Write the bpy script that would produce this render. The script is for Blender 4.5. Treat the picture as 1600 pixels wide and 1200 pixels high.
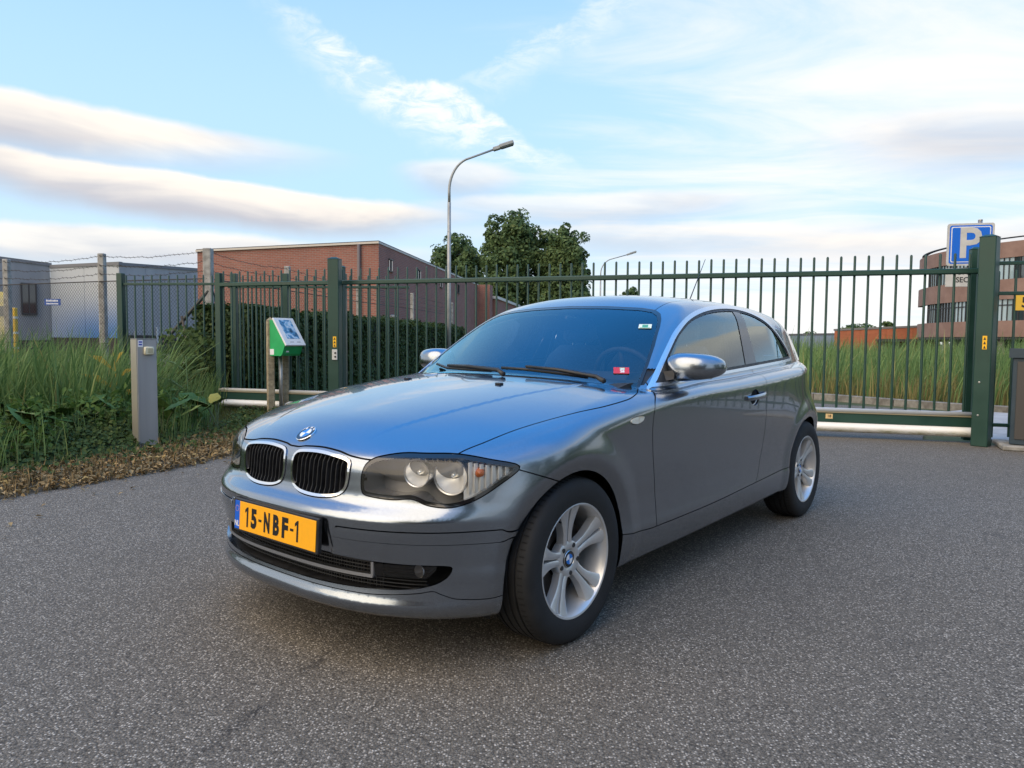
import bpy, math, random
import numpy as np
from mathutils import Matrix, Vector
random.seed(7); RNG = np.random.default_rng(7)
R = math.radians
SC = bpy.context.scene
COL = SC.collection
for o in list(bpy.data.objects): bpy.data.objects.remove(o)

# ------------------------------------------------------------------ camera
CAM_H, PITCH, ROLL = 1.141, R(-3.393), R(0.469)
cam = bpy.data.cameras.new('camera'); cam_o = bpy.data.objects.new('camera', cam); COL.objects.link(cam_o)
_f = np.array([0, math.cos(PITCH), math.sin(PITCH)]); _r = np.array([1., 0, 0]); _u = np.cross(_r, _f)
_r, _u = math.cos(ROLL)*_r+math.sin(ROLL)*_u, -math.sin(ROLL)*_r+math.cos(ROLL)*_u
cam_o.matrix_world = Matrix([[_r[i], _u[i], -_f[i], (0, 0, CAM_H)[i]] for i in range(3)]+[[0, 0, 0, 1]])
cam.sensor_width = 36; cam.lens = 25.80; cam.clip_start = .05; cam.clip_end = 3000
SC.camera = cam_o
FPX = 1146.7
def at(x, y, Y):
    """world point seen at photo pixel (x, y), Y metres ahead"""
    d = _f+_r*(x-800)/FPX-_u*(y-600)/FPX
    return Vector((0, 0, CAM_H))+Vector(d*Y/d[1])
def gnd(x, y, z=0.):
    d = _f+_r*(x-800)/FPX-_u*(y-600)/FPX
    return Vector((0, 0, CAM_H))+Vector(d*(z-CAM_H)/d[2])

# ------------------------------------------------------------------ node helpers
class NT:
    def __init__(s, tree): s.t = tree; s.n = tree.nodes; s.l = tree.links
    def add(s, typ, ins=None, **kw):
        n = s.n.new('ShaderNode'+typ)
        for k, v in kw.items(): setattr(n, k, v)
        for k, v in (ins or {}).items():
            i = n.inputs[k]
            if hasattr(v, 'links') or isinstance(v, bpy.types.NodeSocket): s.l.new(v, i)
            else: i.default_value = v
        return n
    def m(s, op, a, b=0., c=0., clamp=False):
        n = s.n.new('ShaderNodeMath'); n.operation = op; n.use_clamp = clamp
        for i, v in enumerate((a, b, c)):
            if isinstance(v, bpy.types.NodeSocket): s.l.new(v, n.inputs[i])
            else: n.inputs[i].default_value = v
        return n.outputs[0]
    def v(s, op, a, b=(0, 0, 0)):
        n = s.n.new('ShaderNodeVectorMath'); n.operation = op
        for i, w in enumerate((a, b)):
            if isinstance(w, bpy.types.NodeSocket): s.l.new(w, n.inputs[i])
            else: n.inputs[i].default_value = w
        return n.outputs['Value' if op in ('DOT_PRODUCT', 'LENGTH', 'DISTANCE') else 'Vector']
    def noise(s, vec, scale, det=4, rough=.55, dist=0., col=False):
        n = s.add('TexNoise', {'Scale': scale, 'Detail': det, 'Roughness': rough, 'Distortion': dist})
        if vec is not None: s.l.new(vec, n.inputs['Vector'])
        return n.outputs['Color' if col else 'Fac']
    def ramp(s, fac, stops, interp='LINEAR'):
        n = s.n.new('ShaderNodeValToRGB'); cr = n.color_ramp; cr.interpolation = interp
        while len(cr.elements) < len(stops): cr.elements.new(.5)
        for e, (p, c) in zip(cr.elements, stops):
            e.position = p; e.color = (*c, 1) if isinstance(c, (tuple, list)) else (c, c, c, 1)
        s.l.new(fac, n.inputs[0]); return n.outputs[0]
    def mix(s, fac, a, b, blend='MIX'):
        n = s.n.new('ShaderNodeMix'); n.data_type = 'RGBA'; n.blend_type = blend
        for k, v in (('Factor', fac), ('A', a), ('B', b)):
            i = [q for q in n.inputs if q.name == k and q.type in (('VALUE',) if k == 'Factor' else ('RGBA',))][0]
            if isinstance(v, bpy.types.NodeSocket): s.l.new(v, i)
            else: i.default_value = v if k == 'Factor' else (*v, 1)
        return [q for q in n.outputs if q.type == 'RGBA'][0]
    def mr(s, x, a, b, c=0., d=1., smooth=True):
        n = s.n.new('ShaderNodeMapRange'); n.interpolation_type = 'SMOOTHSTEP' if smooth else 'LINEAR'
        for i, w in enumerate((x, a, b, c, d)):
            if isinstance(w, bpy.types.NodeSocket): s.l.new(w, n.inputs[i])
            else: n.inputs[i].default_value = w
        return n.outputs[0]

# ------------------------------------------------------------------ sky, sun, exposure
SUN_EL, SUN_AZ = R(42), R(228)        # azimuth clockwise from +Y: behind the camera to the left
SKY_S = .10
def build_world():
    kc = lambda *c: tuple(q/SKY_S for q in c)
    w = bpy.data.worlds.new('World'); SC.world = w; w.use_nodes = True
    w.node_tree.nodes.clear(); N = NT(w.node_tree)
    sky = N.add('TexSky', sky_type='NISHITA', sun_disc=False, sun_elevation=SUN_EL, sun_rotation=SUN_AZ,
                air_density=1.0, dust_density=.5, ozone_density=2.5, altitude=0)
    d = N.add('TexCoord').outputs['Generated']
    sx = N.add('SeparateXYZ', {0: d}).outputs; X, Y, Z = sx[0], sx[1], sx[2]
    az = N.m('ARCTAN2', X, Y); el = N.m('ARCSINE', Z)
    # coordinates on a high cloud sheet, so that clouds shrink towards the horizon
    zz = N.m('MAXIMUM', N.m('ADD', Z, .07), .02)
    sh = N.add('CombineXYZ', {0: N.m('DIVIDE', X, zz), 1: N.m('DIVIDE', Y, zz), 2: 0.}).outputs[0]
    ae = N.add('CombineXYZ', {0: az, 1: el, 2: 0.}).outputs[0]
    warp = N.noise(ae, 3.2, 4, .55); wf = N.noise(ae, 11., 5, .6)
    cover = None
    def lens(a0, e0, la, he, slope, soft, den, w1=.03, w2=.014):
        """a long lens-shaped cloud about azimuth a0, elevation e0 (radians), crisp above and soft below"""
        u = N.m('SUBTRACT', az, a0)
        e = N.m('SUBTRACT', N.m('SUBTRACT', el, e0), N.m('MULTIPLY', u, slope))
        e = N.m('ADD', e, N.m('MULTIPLY', N.m('SUBTRACT', warp, .5), w1)); e = N.m('ADD', e, N.m('MULTIPLY', N.m('SUBTRACT', wf, .5), w2))
        hh = N.mr(e, -.006, .006, he*1.25, he*.8)
        q = N.m('SQRT', N.m('ADD', N.m('POWER', N.m('DIVIDE', u, la), 2.), N.m('POWER', N.m('DIVIDE', e, hh), 2.)))
        return N.m('MULTIPLY', N.mr(q, 1., N.mr(e, -he*.4, he*.5, 1.-soft, 1.-soft*.45)), den), N.mr(N.m('ADD', e, N.m('MULTIPLY', N.m('SUBTRACT', N.noise(st2, 7., 4, .6, .5), .5), he*2.2)), -he*.75, he*.75)
    st2 = N.add('Mapping', {'Vector': ae, 'Scale': (.55, 2.2, 1)}).outputs[0]
    base = N.mix(N.mr(el, .40, .95, .25, .70), N.mix(1., sky.outputs[0], (.85, 1.05, 1.30), 'MULTIPLY'), kc(.07, .36, .90))
    cover = N.mix(N.mr(el, .82, .16, 0., .90), base, kc(.275, .40, .50))
    cover = N.mix(N.mr(el, .20, -.02, 0., .75), cover, kc(.48, .465, .445))
    # thin cirrus everywhere, denser to the right of the view
    st = N.add('Mapping', {'Vector': sh, 'Rotation': (0, 0, R(-35)), 'Scale': (.55, 1.5, 1)}).outputs[0]
    c1 = N.noise(st, 1.1, 8, .62, .8); c2 = N.noise(sh, .42, 4, .5, .4)
    side = N.m('MAXIMUM', N.m('MULTIPLY', N.mr(az, -.25, .42, -.12, .20), N.mr(az, .55, 1.0, 1., .35)), N.mr(az, -.7, -1.3, -.12, .18))
    cir = N.m('MULTIPLY', N.mr(N.m('ADD', N.m('ADD', N.m('MULTIPLY', c1, .55), N.m('MULTIPLY', c2, .45)), side), .50, .80), N.mr(el, .60, .40, N.mr(N.m('ABSOLUTE', az), .45, 1.1, .08, .80), .88))
    cover = N.mix(cir, cover, kc(.50, .49, .478))
    # cirrus streaks high in the middle
    for a0, e0, la, he, sl, dn, ro in ((-.115, .298, .25, .046, -.40, .80, 22), (.07, .385, .20, .035, .50, .38, -26)):
        sc_, _ = lens(a0, e0, la, he, sl, .9, dn, .09, .08)
        fl = N.mr(N.noise(N.add('Mapping', {'Vector': ae, 'Rotation': (0, 0, R(ro)), 'Scale': (1., 2.6, 1)}).outputs[0], 17., 7, .68, .6), .36, .62, .2, 1.)
        cover = N.mix(N.m('MULTIPLY', sc_, fl), cover, kc(.525, .52, .51))
    warm = lambda t: N.mix(t, kc(.275, .275, .305), kc(.545, .495, .435))
    for a in ((-.75, .241, .58, .044, -.02, .7, .96), (-.40, .174, .40, .036, -.055, .65, .96), (-.46, .108, .44, .036, .0, .85, .75),
              (-.07, .212, .105, .034, -.05, .9, .6), (.58, .228, .26, .050, -.08, .9, .6), (.22, .135, .40, .030, .0, .95, .5), (.58, .12, .4, .030, .02, .95, .5),
              (1.02, .255, .26, .045, .12, .7, .9), (1.15, .12, .34, .03, -.03, .8, .8), (.10, .175, .30, .030, .02, .9, .55), (-1.7, .30, .5, .06, -.1, .8, .9), (1.55, .34, .5, .07, .05, .8, .8), (2.5, .25, .5, .05, -.05, .8, .9), (-2.6, .33, .5, .06, .08, .8, .9)):  # first two here: unseen clouds added for the side glass to reflect
        c, t = lens(*a); cover = N.mix(c, cover, warm(t))
    bg = N.add('Background', {'Color': cover, 'Strength': SKY_S}); out = N.add('OutputWorld'); N.l.new(bg.outputs[0], out.inputs[0])
build_world()
sun = bpy.data.lights.new('sun', 'SUN'); sun.energy = 1.5; sun.angle = R(75); sun.color = (1., .76, .45)
sun_o = bpy.data.objects.new('sun', sun); COL.objects.link(sun_o)
_sd = Vector((math.sin(SUN_AZ)*math.cos(SUN_EL), math.cos(SUN_AZ)*math.cos(SUN_EL), math.sin(SUN_EL)))
sun_o.rotation_euler = _sd.to_track_quat('Z', 'Y').to_euler()
SC.render.engine = 'CYCLES'; SC.cycles.use_denoising = True; SC.cycles.max_bounces = 8; SC.cycles.transparent_max_bounces = 12
SC.view_settings.view_transform = 'Standard'; SC.view_settings.look = 'None'; SC.view_settings.exposure = 1.12; SC.view_settings.gamma = 1.

# ------------------------------------------------------------------ materials
MATS = {}
def mat(name, col=(.5, .5, .5), rough=.5, metal=0., spec=.5, coat=0., coat_r=.03, fn=None, emit=None):
    if name in MATS: return MATS[name]
    m = bpy.data.materials.new(name); m.use_nodes = True; b = m.node_tree.nodes['Principled BSDF']
    b.inputs['Base Color'].default_value = (*col, 1); b.inputs['Roughness'].default_value = rough
    b.inputs['Metallic'].default_value = metal; b.inputs['Specular IOR Level'].default_value = spec
    b.inputs['Coat Weight'].default_value = coat; b.inputs['Coat Roughness'].default_value = coat_r
    if emit: b.inputs['Emission Color'].default_value = (*emit[0], 1); b.inputs['Emission Strength'].default_value = emit[1]
    if fn: fn(NT(m.node_tree), b)
    MATS[name] = m; return m
def var(c0, c1, scale=6., det=5, rough=.6, lo=.3, hi=.7, rvar=None, bump=None, obj=True, stretch=None):
    """colour wandering between two tones, optional roughness range and bump"""
    def fn(N, b):
        tc = N.add('TexCoord').outputs['Object']
        if stretch: tc = N.add('Mapping', {'Vector': tc, 'Scale': stretch}).outputs[0]
        f = N.noise(tc, scale, det, rough); c = N.mix(N.mr(f, lo, hi), c0, c1); N.l.new(c, b.inputs['Base Color'])
        if rvar: N.l.new(N.mr(f, lo, hi, *rvar), b.inputs['Roughness'])
        if bump:
            g = N.noise(tc, bump[0], 4, .6); bp = N.add('Bump', {'Height': g, 'Strength': bump[1], 'Distance': bump[2]}); N.l.new(bp.outputs[0], b.inputs['Normal'])
    return fn

# ------------------------------------------------------------------ object helpers
def tag(o, label=None, cat=None, group=None, kind=None, category=None):
    cat = cat or category
    for k, v in (('label', label), ('category', cat), ('group', group), ('kind', kind)):
        if v: o[k] = v
    return o
def empty(name, loc=(0, 0, 0), rz=0., label=None, cat=None, group=None):
    o = bpy.data.objects.new(name, None); COL.objects.link(o); o.location = loc; o.rotation_euler = (0, 0, rz); o.empty_display_size = .1
    return tag(o, label, cat, group)
def link(name, me, m=None, parent=None, **kw):
    o = bpy.data.objects.new(name, me); COL.objects.link(o)
    if m: me.materials.append(m)
    if parent: o.parent = parent
    return tag(o, **kw)
def raw(V, F, smooth=False):
    me = bpy.data.meshes.new('m'); me.from_pydata([tuple(map(float, v)) for v in V], [], [tuple(map(int, f)) for f in F]); me.validate()
    if smooth is True: me.shade_smooth()
    elif smooth: me.shade_smooth(); me.set_sharp_from_angle(angle=R(smooth))
    return me
class MB:
    """collects simple solids; build() links them as one mesh object"""
    def __init__(s): s.V = []; s.F = []
    def add(s, V, F):
        n = len(s.V); s.V += [tuple(v) for v in V]; s.F += [tuple(i+n for i in f) for f in F]; return s
    def box(s, a, b, bev=0.):
        (x0, y0, z0), (x1, y1, z1) = a, b
        if bev <= 0:
            return s.add([(x, y, z) for z in (z0, z1) for x, y in ((x0, y0), (x1, y0), (x1, y1), (x0, y1))],
                         [(3, 2, 1, 0), (4, 5, 6, 7), (0, 1, 5, 4), (1, 2, 6, 5), (2, 3, 7, 6), (3, 0, 4, 7)])
        c = bev; V = []
        for z, i in ((z0, c), (z0+c, 0), (z1-c, 0), (z1, c)):
            V += [(x0+i, y0+c+i*0, z), (x0+c, y0+i, z), (x1-c, y0+i, z), (x1-i, y0+c, z), (x1-i, y1-c, z), (x1-c, y1-i, z), (x0+c, y1-i, z), (x0+i, y1-c, z)]
        F = [tuple(range(7, -1, -1)), tuple(range(24, 32))]
        for k in range(3):
            for i in range(8): F.append((k*8+i, k*8+(i+1) % 8, k*8+8+(i+1) % 8, k*8+8+i))
        return s.add(V, F)
    def tube(s, pts, r, n=8, cap=True, r2=None):
        P = [Vector(p) for p in pts]; m = len(P); V = []; F = []
        up = Vector((0, 0, 1)); prev = None
        for i, p in enumerate(P):
            t = (P[min(i+1, m-1)]-P[max(i-1, 0)]).normalized()
            a = prev if prev is not None else (up if abs(t.z) < .95 else Vector((1, 0, 0)))
            a = (a-t*a.dot(t)).normalized(); b = t.cross(a); prev = a
            rr = r if r2 is None else r+(r2-r)*i/(m-1)
            V += [p+(a*math.cos(q)+b*math.sin(q))*rr for q in (2*math.pi*k/n for k in range(n))]
        for i in range(m-1):
            for k in range(n): F.append((i*n+k, i*n+(k+1) % n, (i+1)*n+(k+1) % n, (i+1)*n+k))
        if cap: F += [tuple(range(n-1, -1, -1)), tuple((m-1)*n+k for k in range(n))]
        return s.add(V, F)
    def lathe(s, prof, n=32, axis='z', c=(0, 0, 0), close=False):
        """prof: (radius, height) pairs round an axis"""
        V = []; F = []; m = len(prof)
        for r, h in prof:
            for k in range(n):
                q = 2*math.pi*k/n; a, b = r*math.cos(q), r*math.sin(q)
                V.append({'z': (c[0]+a, c[1]+b, c[2]+h), 'y': (c[0]+b, c[1]+h, c[2]+a), 'x': (c[0]+h, c[1]+a, c[2]+b)}[axis])
        for i in range(m if close else m-1):
            j = (i+1) % m
            for k in range(n): F.append((i*n+k, i*n+(k+1) % n, j*n+(k+1) % n, j*n+k))
        return s.add(V, F)
    def prism(s, poly, h0, h1, axis='z'):
        f = {'z': lambda a, b, h: (a, b, h), 'y': lambda a, b, h: (a, h, b), 'x': lambda a, b, h: (h, a, b)}[axis]
        n = len(poly); V = [f(a, b, h0) for a, b in poly]+[f(a, b, h1) for a, b in poly]
        F = [tuple(range(n-1, -1, -1)), tuple(range(n, 2*n))]+[(i, (i+1) % n, n+(i+1) % n, n+i) for i in range(n)]
        if axis == 'y': F = [g[::-1] for g in F]
        return s.add(V, F)
    def xf(s, M):
        s.V = [tuple(M @ Vector(v)) for v in s.V]; return s
    def build(s, name, m=None, parent=None, smooth=False, **kw): return link(name, raw(s.V, s.F, smooth), m, parent, **kw)
def text_mesh(body, size, xs=1., bold=0., extrude=.0005, align='CENTER'):
    cu = bpy.data.curves.new('t', 'FONT'); cu.body = body; cu.size = size; cu.align_x = align; cu.align_y = 'CENTER'; cu.offset = bold; cu.extrude = extrude; cu.resolution_u = 3
    o = bpy.data.objects.new('t', cu); COL.objects.link(o); bpy.context.view_layer.update()
    me = bpy.data.meshes.new_from_object(o.evaluated_get(bpy.context.evaluated_depsgraph_get())); bpy.data.objects.remove(o)
    for v in me.vertices: v.co.x *= xs
    me.materials.clear()
    return me
def basis(origin, ux, uy, uz):
    return Matrix([[ux[i], uy[i], uz[i], origin[i]] for i in range(3)]+[[0, 0, 0, 1]])
def copy_tree(o, parent=None):
    c = o.copy(); COL.objects.link(c); c.parent = parent
    for ch in list(o.children): copy_tree(ch, c)
    return c

# ================================================================== the car: one smooth surface, cut into panels
def pch(pts):
    P=np.array(sorted(pts),float); X,Y=P[:,0],P[:,1]; h=np.diff(X); d=np.diff(Y)/h
    m=np.zeros(len(X)); m[0]=d[0]; m[-1]=d[-1]
    for i in range(1,len(X)-1):
        if d[i-1]*d[i]>0:
            w1=2*h[i]+h[i-1]; w2=h[i]+2*h[i-1]; m[i]=(w1+w2)/(w1/d[i-1]+w2/d[i])
    def f(x):
        x=np.asarray(x,float); i=np.clip(np.searchsorted(X,x)-1,0,len(X)-2)
        xc=np.clip(x,X[0],X[-1]); t=(xc-X[i])/h[i]; t2=t*t; t3=t2*t
        v=(2*t3-3*t2+1)*Y[i]+(t3-2*t2+t)*h[i]*m[i]+(3*t2-2*t3)*Y[i+1]+(t3-t2)*h[i]*m[i+1]
        return v+np.where(x<X[0],(x-X[0])*m[0],0)+np.where(x>X[-1],(x-X[-1])*m[-1],0)
    return f
def smax(a,b,k):
    h=np.clip(.5+.5*(a-b)/k,0,1); return b+(a-b)*h+k*h*(1-h)
def smin(a,b,k): return -smax(-a,-b,k)
def sst(a,b,x):
    t=np.clip((x-a)/(b-a),0,1); return t*t*(3-2*t)
XR=-2.66
zbt=pch([(.8,.178),(.4,.178),(-.3,.195),(-.8,.198),(-2.2,.225),(-2.7,.23),(-3.5,.25)])
zc=pch([(.75,.70),(.4,.765),(0,.812),(-.25,.838),(-.55,.865),(-.8,.883),(-1.05,.892),(-1.4,.900),(-1.8,.911),(-2.2,.929),(-2.6,.952),(-3,.962),(-3.5,.965)])
cw=pch([(.4,.10),(.0,.07),(-.35,.02),(-.6,.010),(-2.6,.010),(-3.1,.02)])
Dz=pch([(.12,.775),(.17,.80),(.20,.818),(.25,.836),(.31,.848),(.35,.8515),(.39,.848),(.46,.8475),(.54,.853),(.66,.862),(.78,.866),(.95,.867)])
Wx=pch([(.4,.862),(0,.864),(-.5,.863),(-1.2,.867),(-2,.872),(-2.66,.874),(-3.4,.874)])
_Xf=pch([(.12,.60),(.16,.655),(.19,.70),(.215,.728),(.24,.735),(.27,.724),(.32,.716),(.38,.722),(.44,.735),(.50,.745),(.53,.746),(.548,.738),(.562,.722),(.58,.70),(.60,.688),(.64,.683),(.70,.677),(.73,.668),(.77,.63),(.85,.52)])
def Xf(z): return np.maximum(_Xf(z),.25)
_Xf2=pch([(.12,.60),(.16,.655),(.19,.70),(.215,.728),(.24,.735),(.27,.724),(.32,.716),(.38,.722),(.44,.735),(.50,.745),(.53,.744),(.56,.736),(.60,.718),(.65,.695),(.70,.677),(.73,.668),(.77,.63),(.85,.52)])
def Xf2(z): return np.maximum(_Xf2(z),.25)
Xr=pch([(.14,-3.25),(.2,-3.36),(.3,-3.44),(.42,-3.475),(.55,-3.49),(.62,-3.488),(.66,-3.465),(.75,-3.45),(.9,-3.43),(1.0,-3.40),(1.2,-3.2)])
Hc=pch([(.78,.56),(.73,.655),(.70,.698),(.67,.73),(.64,.757),(.606,.779),(.55,.807),(.45,.842),(.3,.876),(.1,.912),(-.1,.942),(-.3,.966),(-.45,.980),(-.6,.982),(-.8,.978),(-1.2,.985),(-2.5,1.035),(-3.0,1.045),(-3.6,1.045)])
kd=pch([(.75,.13),(.5,.085),(.2,.055),(-.3,.042),(-.7,.040),(-1.2,.03),(-3.5,.03)])
yl=pch([(.60,.30),(.3,.40),(0,.47),(-.5,.58),(-.7,.62)])
xws=pch([(.90,-.30),(.985,-.455),(1.10,-.675),(1.20,-.87),(1.30,-1.07),(1.42,-1.33)])
bws=pch([(.95,.55),(1.30,.34),(1.42,.3)])
Rc=pch([(-.8,1.22),(-1.0,1.315),(-1.15,1.362),(-1.35,1.398),(-1.6,1.417),(-1.9,1.421),(-2.3,1.410),(-2.7,1.376),(-3.0,1.328),(-3.2,1.28),(-3.4,1.2)])
xrg=pch([(.9,-3.36),(1.0,-3.35),(1.28,-3.10),(1.45,-2.93)])
tpr=pch([(-.5,.0),(-1.0,.0),(-1.9,-.012),(-2.3,-.012),(-2.6,.008),(-2.8,.04),(-3.0,.09),(-3.4,.19)])
tp2=pch([(-2.2,0),(-2.45,.006),(-2.7,.04),(-2.9,.075),(-3.2,.11),(-3.5,.12)])
AR=.347; AZ=.314; AX=.016
def arch_r(x,z):
    rf=np.hypot(x-AX,z-AZ); rr=np.hypot(x-XR,z-AZ); return rf,rr
def flare(x,z):
    o=0
    for cx in (AX,XR):
        r=np.hypot(x-cx,np.maximum(z,.20)-AZ)
        up=sst(.50,.392,r)*.011
        q=.392-r; lip=np.clip(.5*(q+np.sqrt(q*q+1.5e-4))-.003,0,.06)*.42
        o=o+(up-lip)*(r<.6)*sst(.12,.30,z)
    return o
def F(x,y,z):
    a=np.abs(y)
    t=z-zc(x); w=cw(x); r=.5*(t+np.sqrt(t*t+w*w))-.5*w*.5
    inw=.32*r+5.0*r*np.abs(r)
    W=Wx(x)+Dz(z)-.866-inw+flare(x,z)-tp2(x)*sst(.64,.92,z)*(x<-2.2)
    W=np.maximum(W,.3)
    n1,m1=2.45,2.75
    # nose
    xf=Xf(z)+(Xf2(z)-Xf(z))*sst(.55,.85,a); xf=xf-.009*sst(.305,.275,a)*sst(.375,.40,z)*sst(.527,.512,z); xi=np.maximum(x,0)/xf; q=xi**n1+(a/W)**m1
    s=np.maximum(q,1e-6)**(1/m1)-1
    # approximate metric scale: gradient of s
    g=np.hypot((xi**(n1-1))*n1/m1/xf,((a/W)**(m1-1))/W)*np.maximum(q,1e-3)**(1/m1-1)
    fs=s/np.maximum(g,.6)
    L0=-2.45; xj=np.maximum(L0-x,0)/np.maximum(L0-Xr(z),.3); n2,m2=2.4,3.0
    q=xj**n2+(a/W)**m2; s=np.maximum(q,1e-6)**(1/m2)-1
    g=np.hypot((xj**(n2-1))*n2/m2/np.maximum(L0-Xr(z),.3),((a/W)**(m2-1))/W)*np.maximum(q,1e-3)**(1/m2-1)
    fr=s/np.maximum(g,.6)
    fside=np.where(x>-1.2,fs,fr)
    H=Hc(x)-kd(x)*(a/.65)**2.2 + .0024*sst(.010,-.010,a-yl(x))*sst(.62,.45,x)*sst(-.85,-.6,x)
    ft=(z-H)*.9
    kk=.03+.045*sst(-.9,-.3,x)*sst(.65,.3,x)
    lo=smax(fside,ft,kk)
    lo=smax(lo,zbt(x)-z,.03)
    # greenhouse
    G=.776-.365*(z-.95)-.25*np.maximum(z-1.15,0)**2-tpr(x)
    gs=(a-G)*.93
    gw=(x-(xws(z)-bws(z)*a*a))*.44
    gr=(z-(Rc(x)-.040*(a/.5)**2.4))*.97
    gb=-(x-(xrg(z)+.30*a*a))*.68
    gh=smax(gs,gr,.085); gh=smax(gh,gw,.045); gh=smax(gh,gb,.05)
    gh=smax(gh,.90-z,.02)
    return smin(lo,gh,.012)
def grad(x,y,z,e=6e-4):
    g=np.stack([F(x+e,y,z)-F(x-e,y,z),F(x,y+e,z)-F(x,y-e,z),F(x,y,z+e)-F(x,y,z-e)],1)/(2*e)
    return g
def project(P,it=4):
    for _ in range(it):
        f=F(P[:,0],P[:,1],P[:,2]); g=grad(P[:,0],P[:,1],P[:,2]); P=P-np.clip(f/np.maximum((g*g).sum(1),.05),-.02,.02)[:,None]*g
    return P
def normals(P):
    g=grad(P[:,0],P[:,1],P[:,2]); return g/np.maximum(np.linalg.norm(g,axis=1,keepdims=True),1e-9)
def nets(h=.01,lo=(-3.56,-.03,.12),hi=(.82,.95,1.46)):
    xs=np.arange(lo[0],hi[0],h); ys=np.arange(lo[1],hi[1],h); zs=np.arange(lo[2],hi[2],h)
    V=np.empty((len(xs),len(ys),len(zs)),np.float32)
    Y,Z=np.meshgrid(ys,zs,indexing='ij')
    for i,x in enumerate(xs): V[i]=F(np.full(Y.shape,x),Y,Z)
    S=V<0
    c=np.zeros(tuple(n-1 for n in S.shape),np.int8)
    for dx in (0,1):
        for dy in (0,1):
            for dz in (0,1): c+=S[dx:S.shape[0]-1+dx,dy:S.shape[1]-1+dy,dz:S.shape[2]-1+dz]
    act=(c>0)&(c<8); idx=-np.ones(act.shape,np.int64); I=np.argwhere(act); idx[act]=np.arange(len(I))
    # vertex = mean of edge crossings
    acc=np.zeros((len(I),3)); cnt=np.zeros(len(I))
    offs=[(a,b,cc) for a in (0,1) for b in (0,1) for cc in (0,1)]
    for o in offs:
        for ax in range(3):
            if o[ax]==0:
                o2=list(o); o2[ax]=1
                v0=V[I[:,0]+o[0],I[:,1]+o[1],I[:,2]+o[2]]; v1=V[I[:,0]+o2[0],I[:,1]+o2[1],I[:,2]+o2[2]]
                m=(v0<0)!=(v1<0); t=np.where(m,v0/np.where(m,v0-v1,1),0)
                pt=np.array(o,float)[None]+np.zeros((len(I),3)); pt[:,ax]+=t
                acc+=pt*m[:,None]; cnt+=m
    P=(I+acc/cnt[:,None])*h+np.array(lo)
    Q=[]
    nx,ny,nz=S.shape
    for ax in range(3):
        b,cx=[k for k in range(3) if k!=ax]
        sl0=[slice(None)]*3; sl1=[slice(None)]*3
        sl0[ax]=slice(0,-1); sl1[ax]=slice(1,None)
        for k in (b,cx): sl0[k]=slice(1,-1); sl1[k]=slice(1,-1)
        A=S[tuple(sl0)]; B=S[tuple(sl1)]
        E=np.argwhere(A!=B); fl=A[tuple(E.T)]
        base=E.copy(); base[:,b]+=1; base[:,cx]+=1
        def cell(db,dc):
            q=base.copy(); q[:,b]-=db; q[:,cx]-=dc; return idx[q[:,0],q[:,1],q[:,2]]
        q=np.stack([cell(1,1),cell(0,1),cell(0,0),cell(1,0)],1)
        flip=fl if ax!=1 else ~fl
        q[~flip]=q[~flip][:,::-1]
        Q.append(q)
    Q=np.concatenate(Q); Q=Q[(Q>=0).all(1)]
    return P,Q
def cr(pts, n=6, closed=True):
    """Catmull-Rom through 2-D points"""
    P = np.array(pts, float); m = len(P); out = []
    for i in range(m if closed else m-1):
        p0, p1, p2, p3 = (P[(i-1) % m], P[i], P[(i+1) % m], P[(i+2) % m]) if closed else (P[max(i-1, 0)], P[i], P[i+1], P[min(i+2, m-1)])
        for k in range(n):
            t = k/n; out.append(.5*(2*p1+(p2-p0)*t+(2*p0-5*p1+4*p2-p3)*t*t+(3*p1-p0-3*p2+p3)*t**3))
    if not closed: out.append(P[-1])
    return np.array(out)
def psd(a, b, poly):
    """signed distance to a polygon, negative inside"""
    d = np.full(a.shape, 1e9); ins = np.zeros(a.shape, bool); n = len(poly)
    for i in range(n):
        x0, y0 = poly[i]; x1, y1 = poly[(i+1) % n]; ex, ey = x1-x0, y1-y0
        wx, wy = a-x0, b-y0; t = np.clip((wx*ex+wy*ey)/(ex*ex+ey*ey+1e-18), 0, 1)
        d = np.minimum(d, (wx-ex*t)**2+(wy-ey*t)**2)
        c = ((y0 <= b) & (y1 > b)) | ((y1 <= b) & (y0 > b))
        ins ^= c & (a < x0+(b-y0)/(ey if abs(ey) > 1e-12 else 1e-12)*ex)
    d = np.sqrt(d); return np.where(ins, -d, d)
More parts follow.
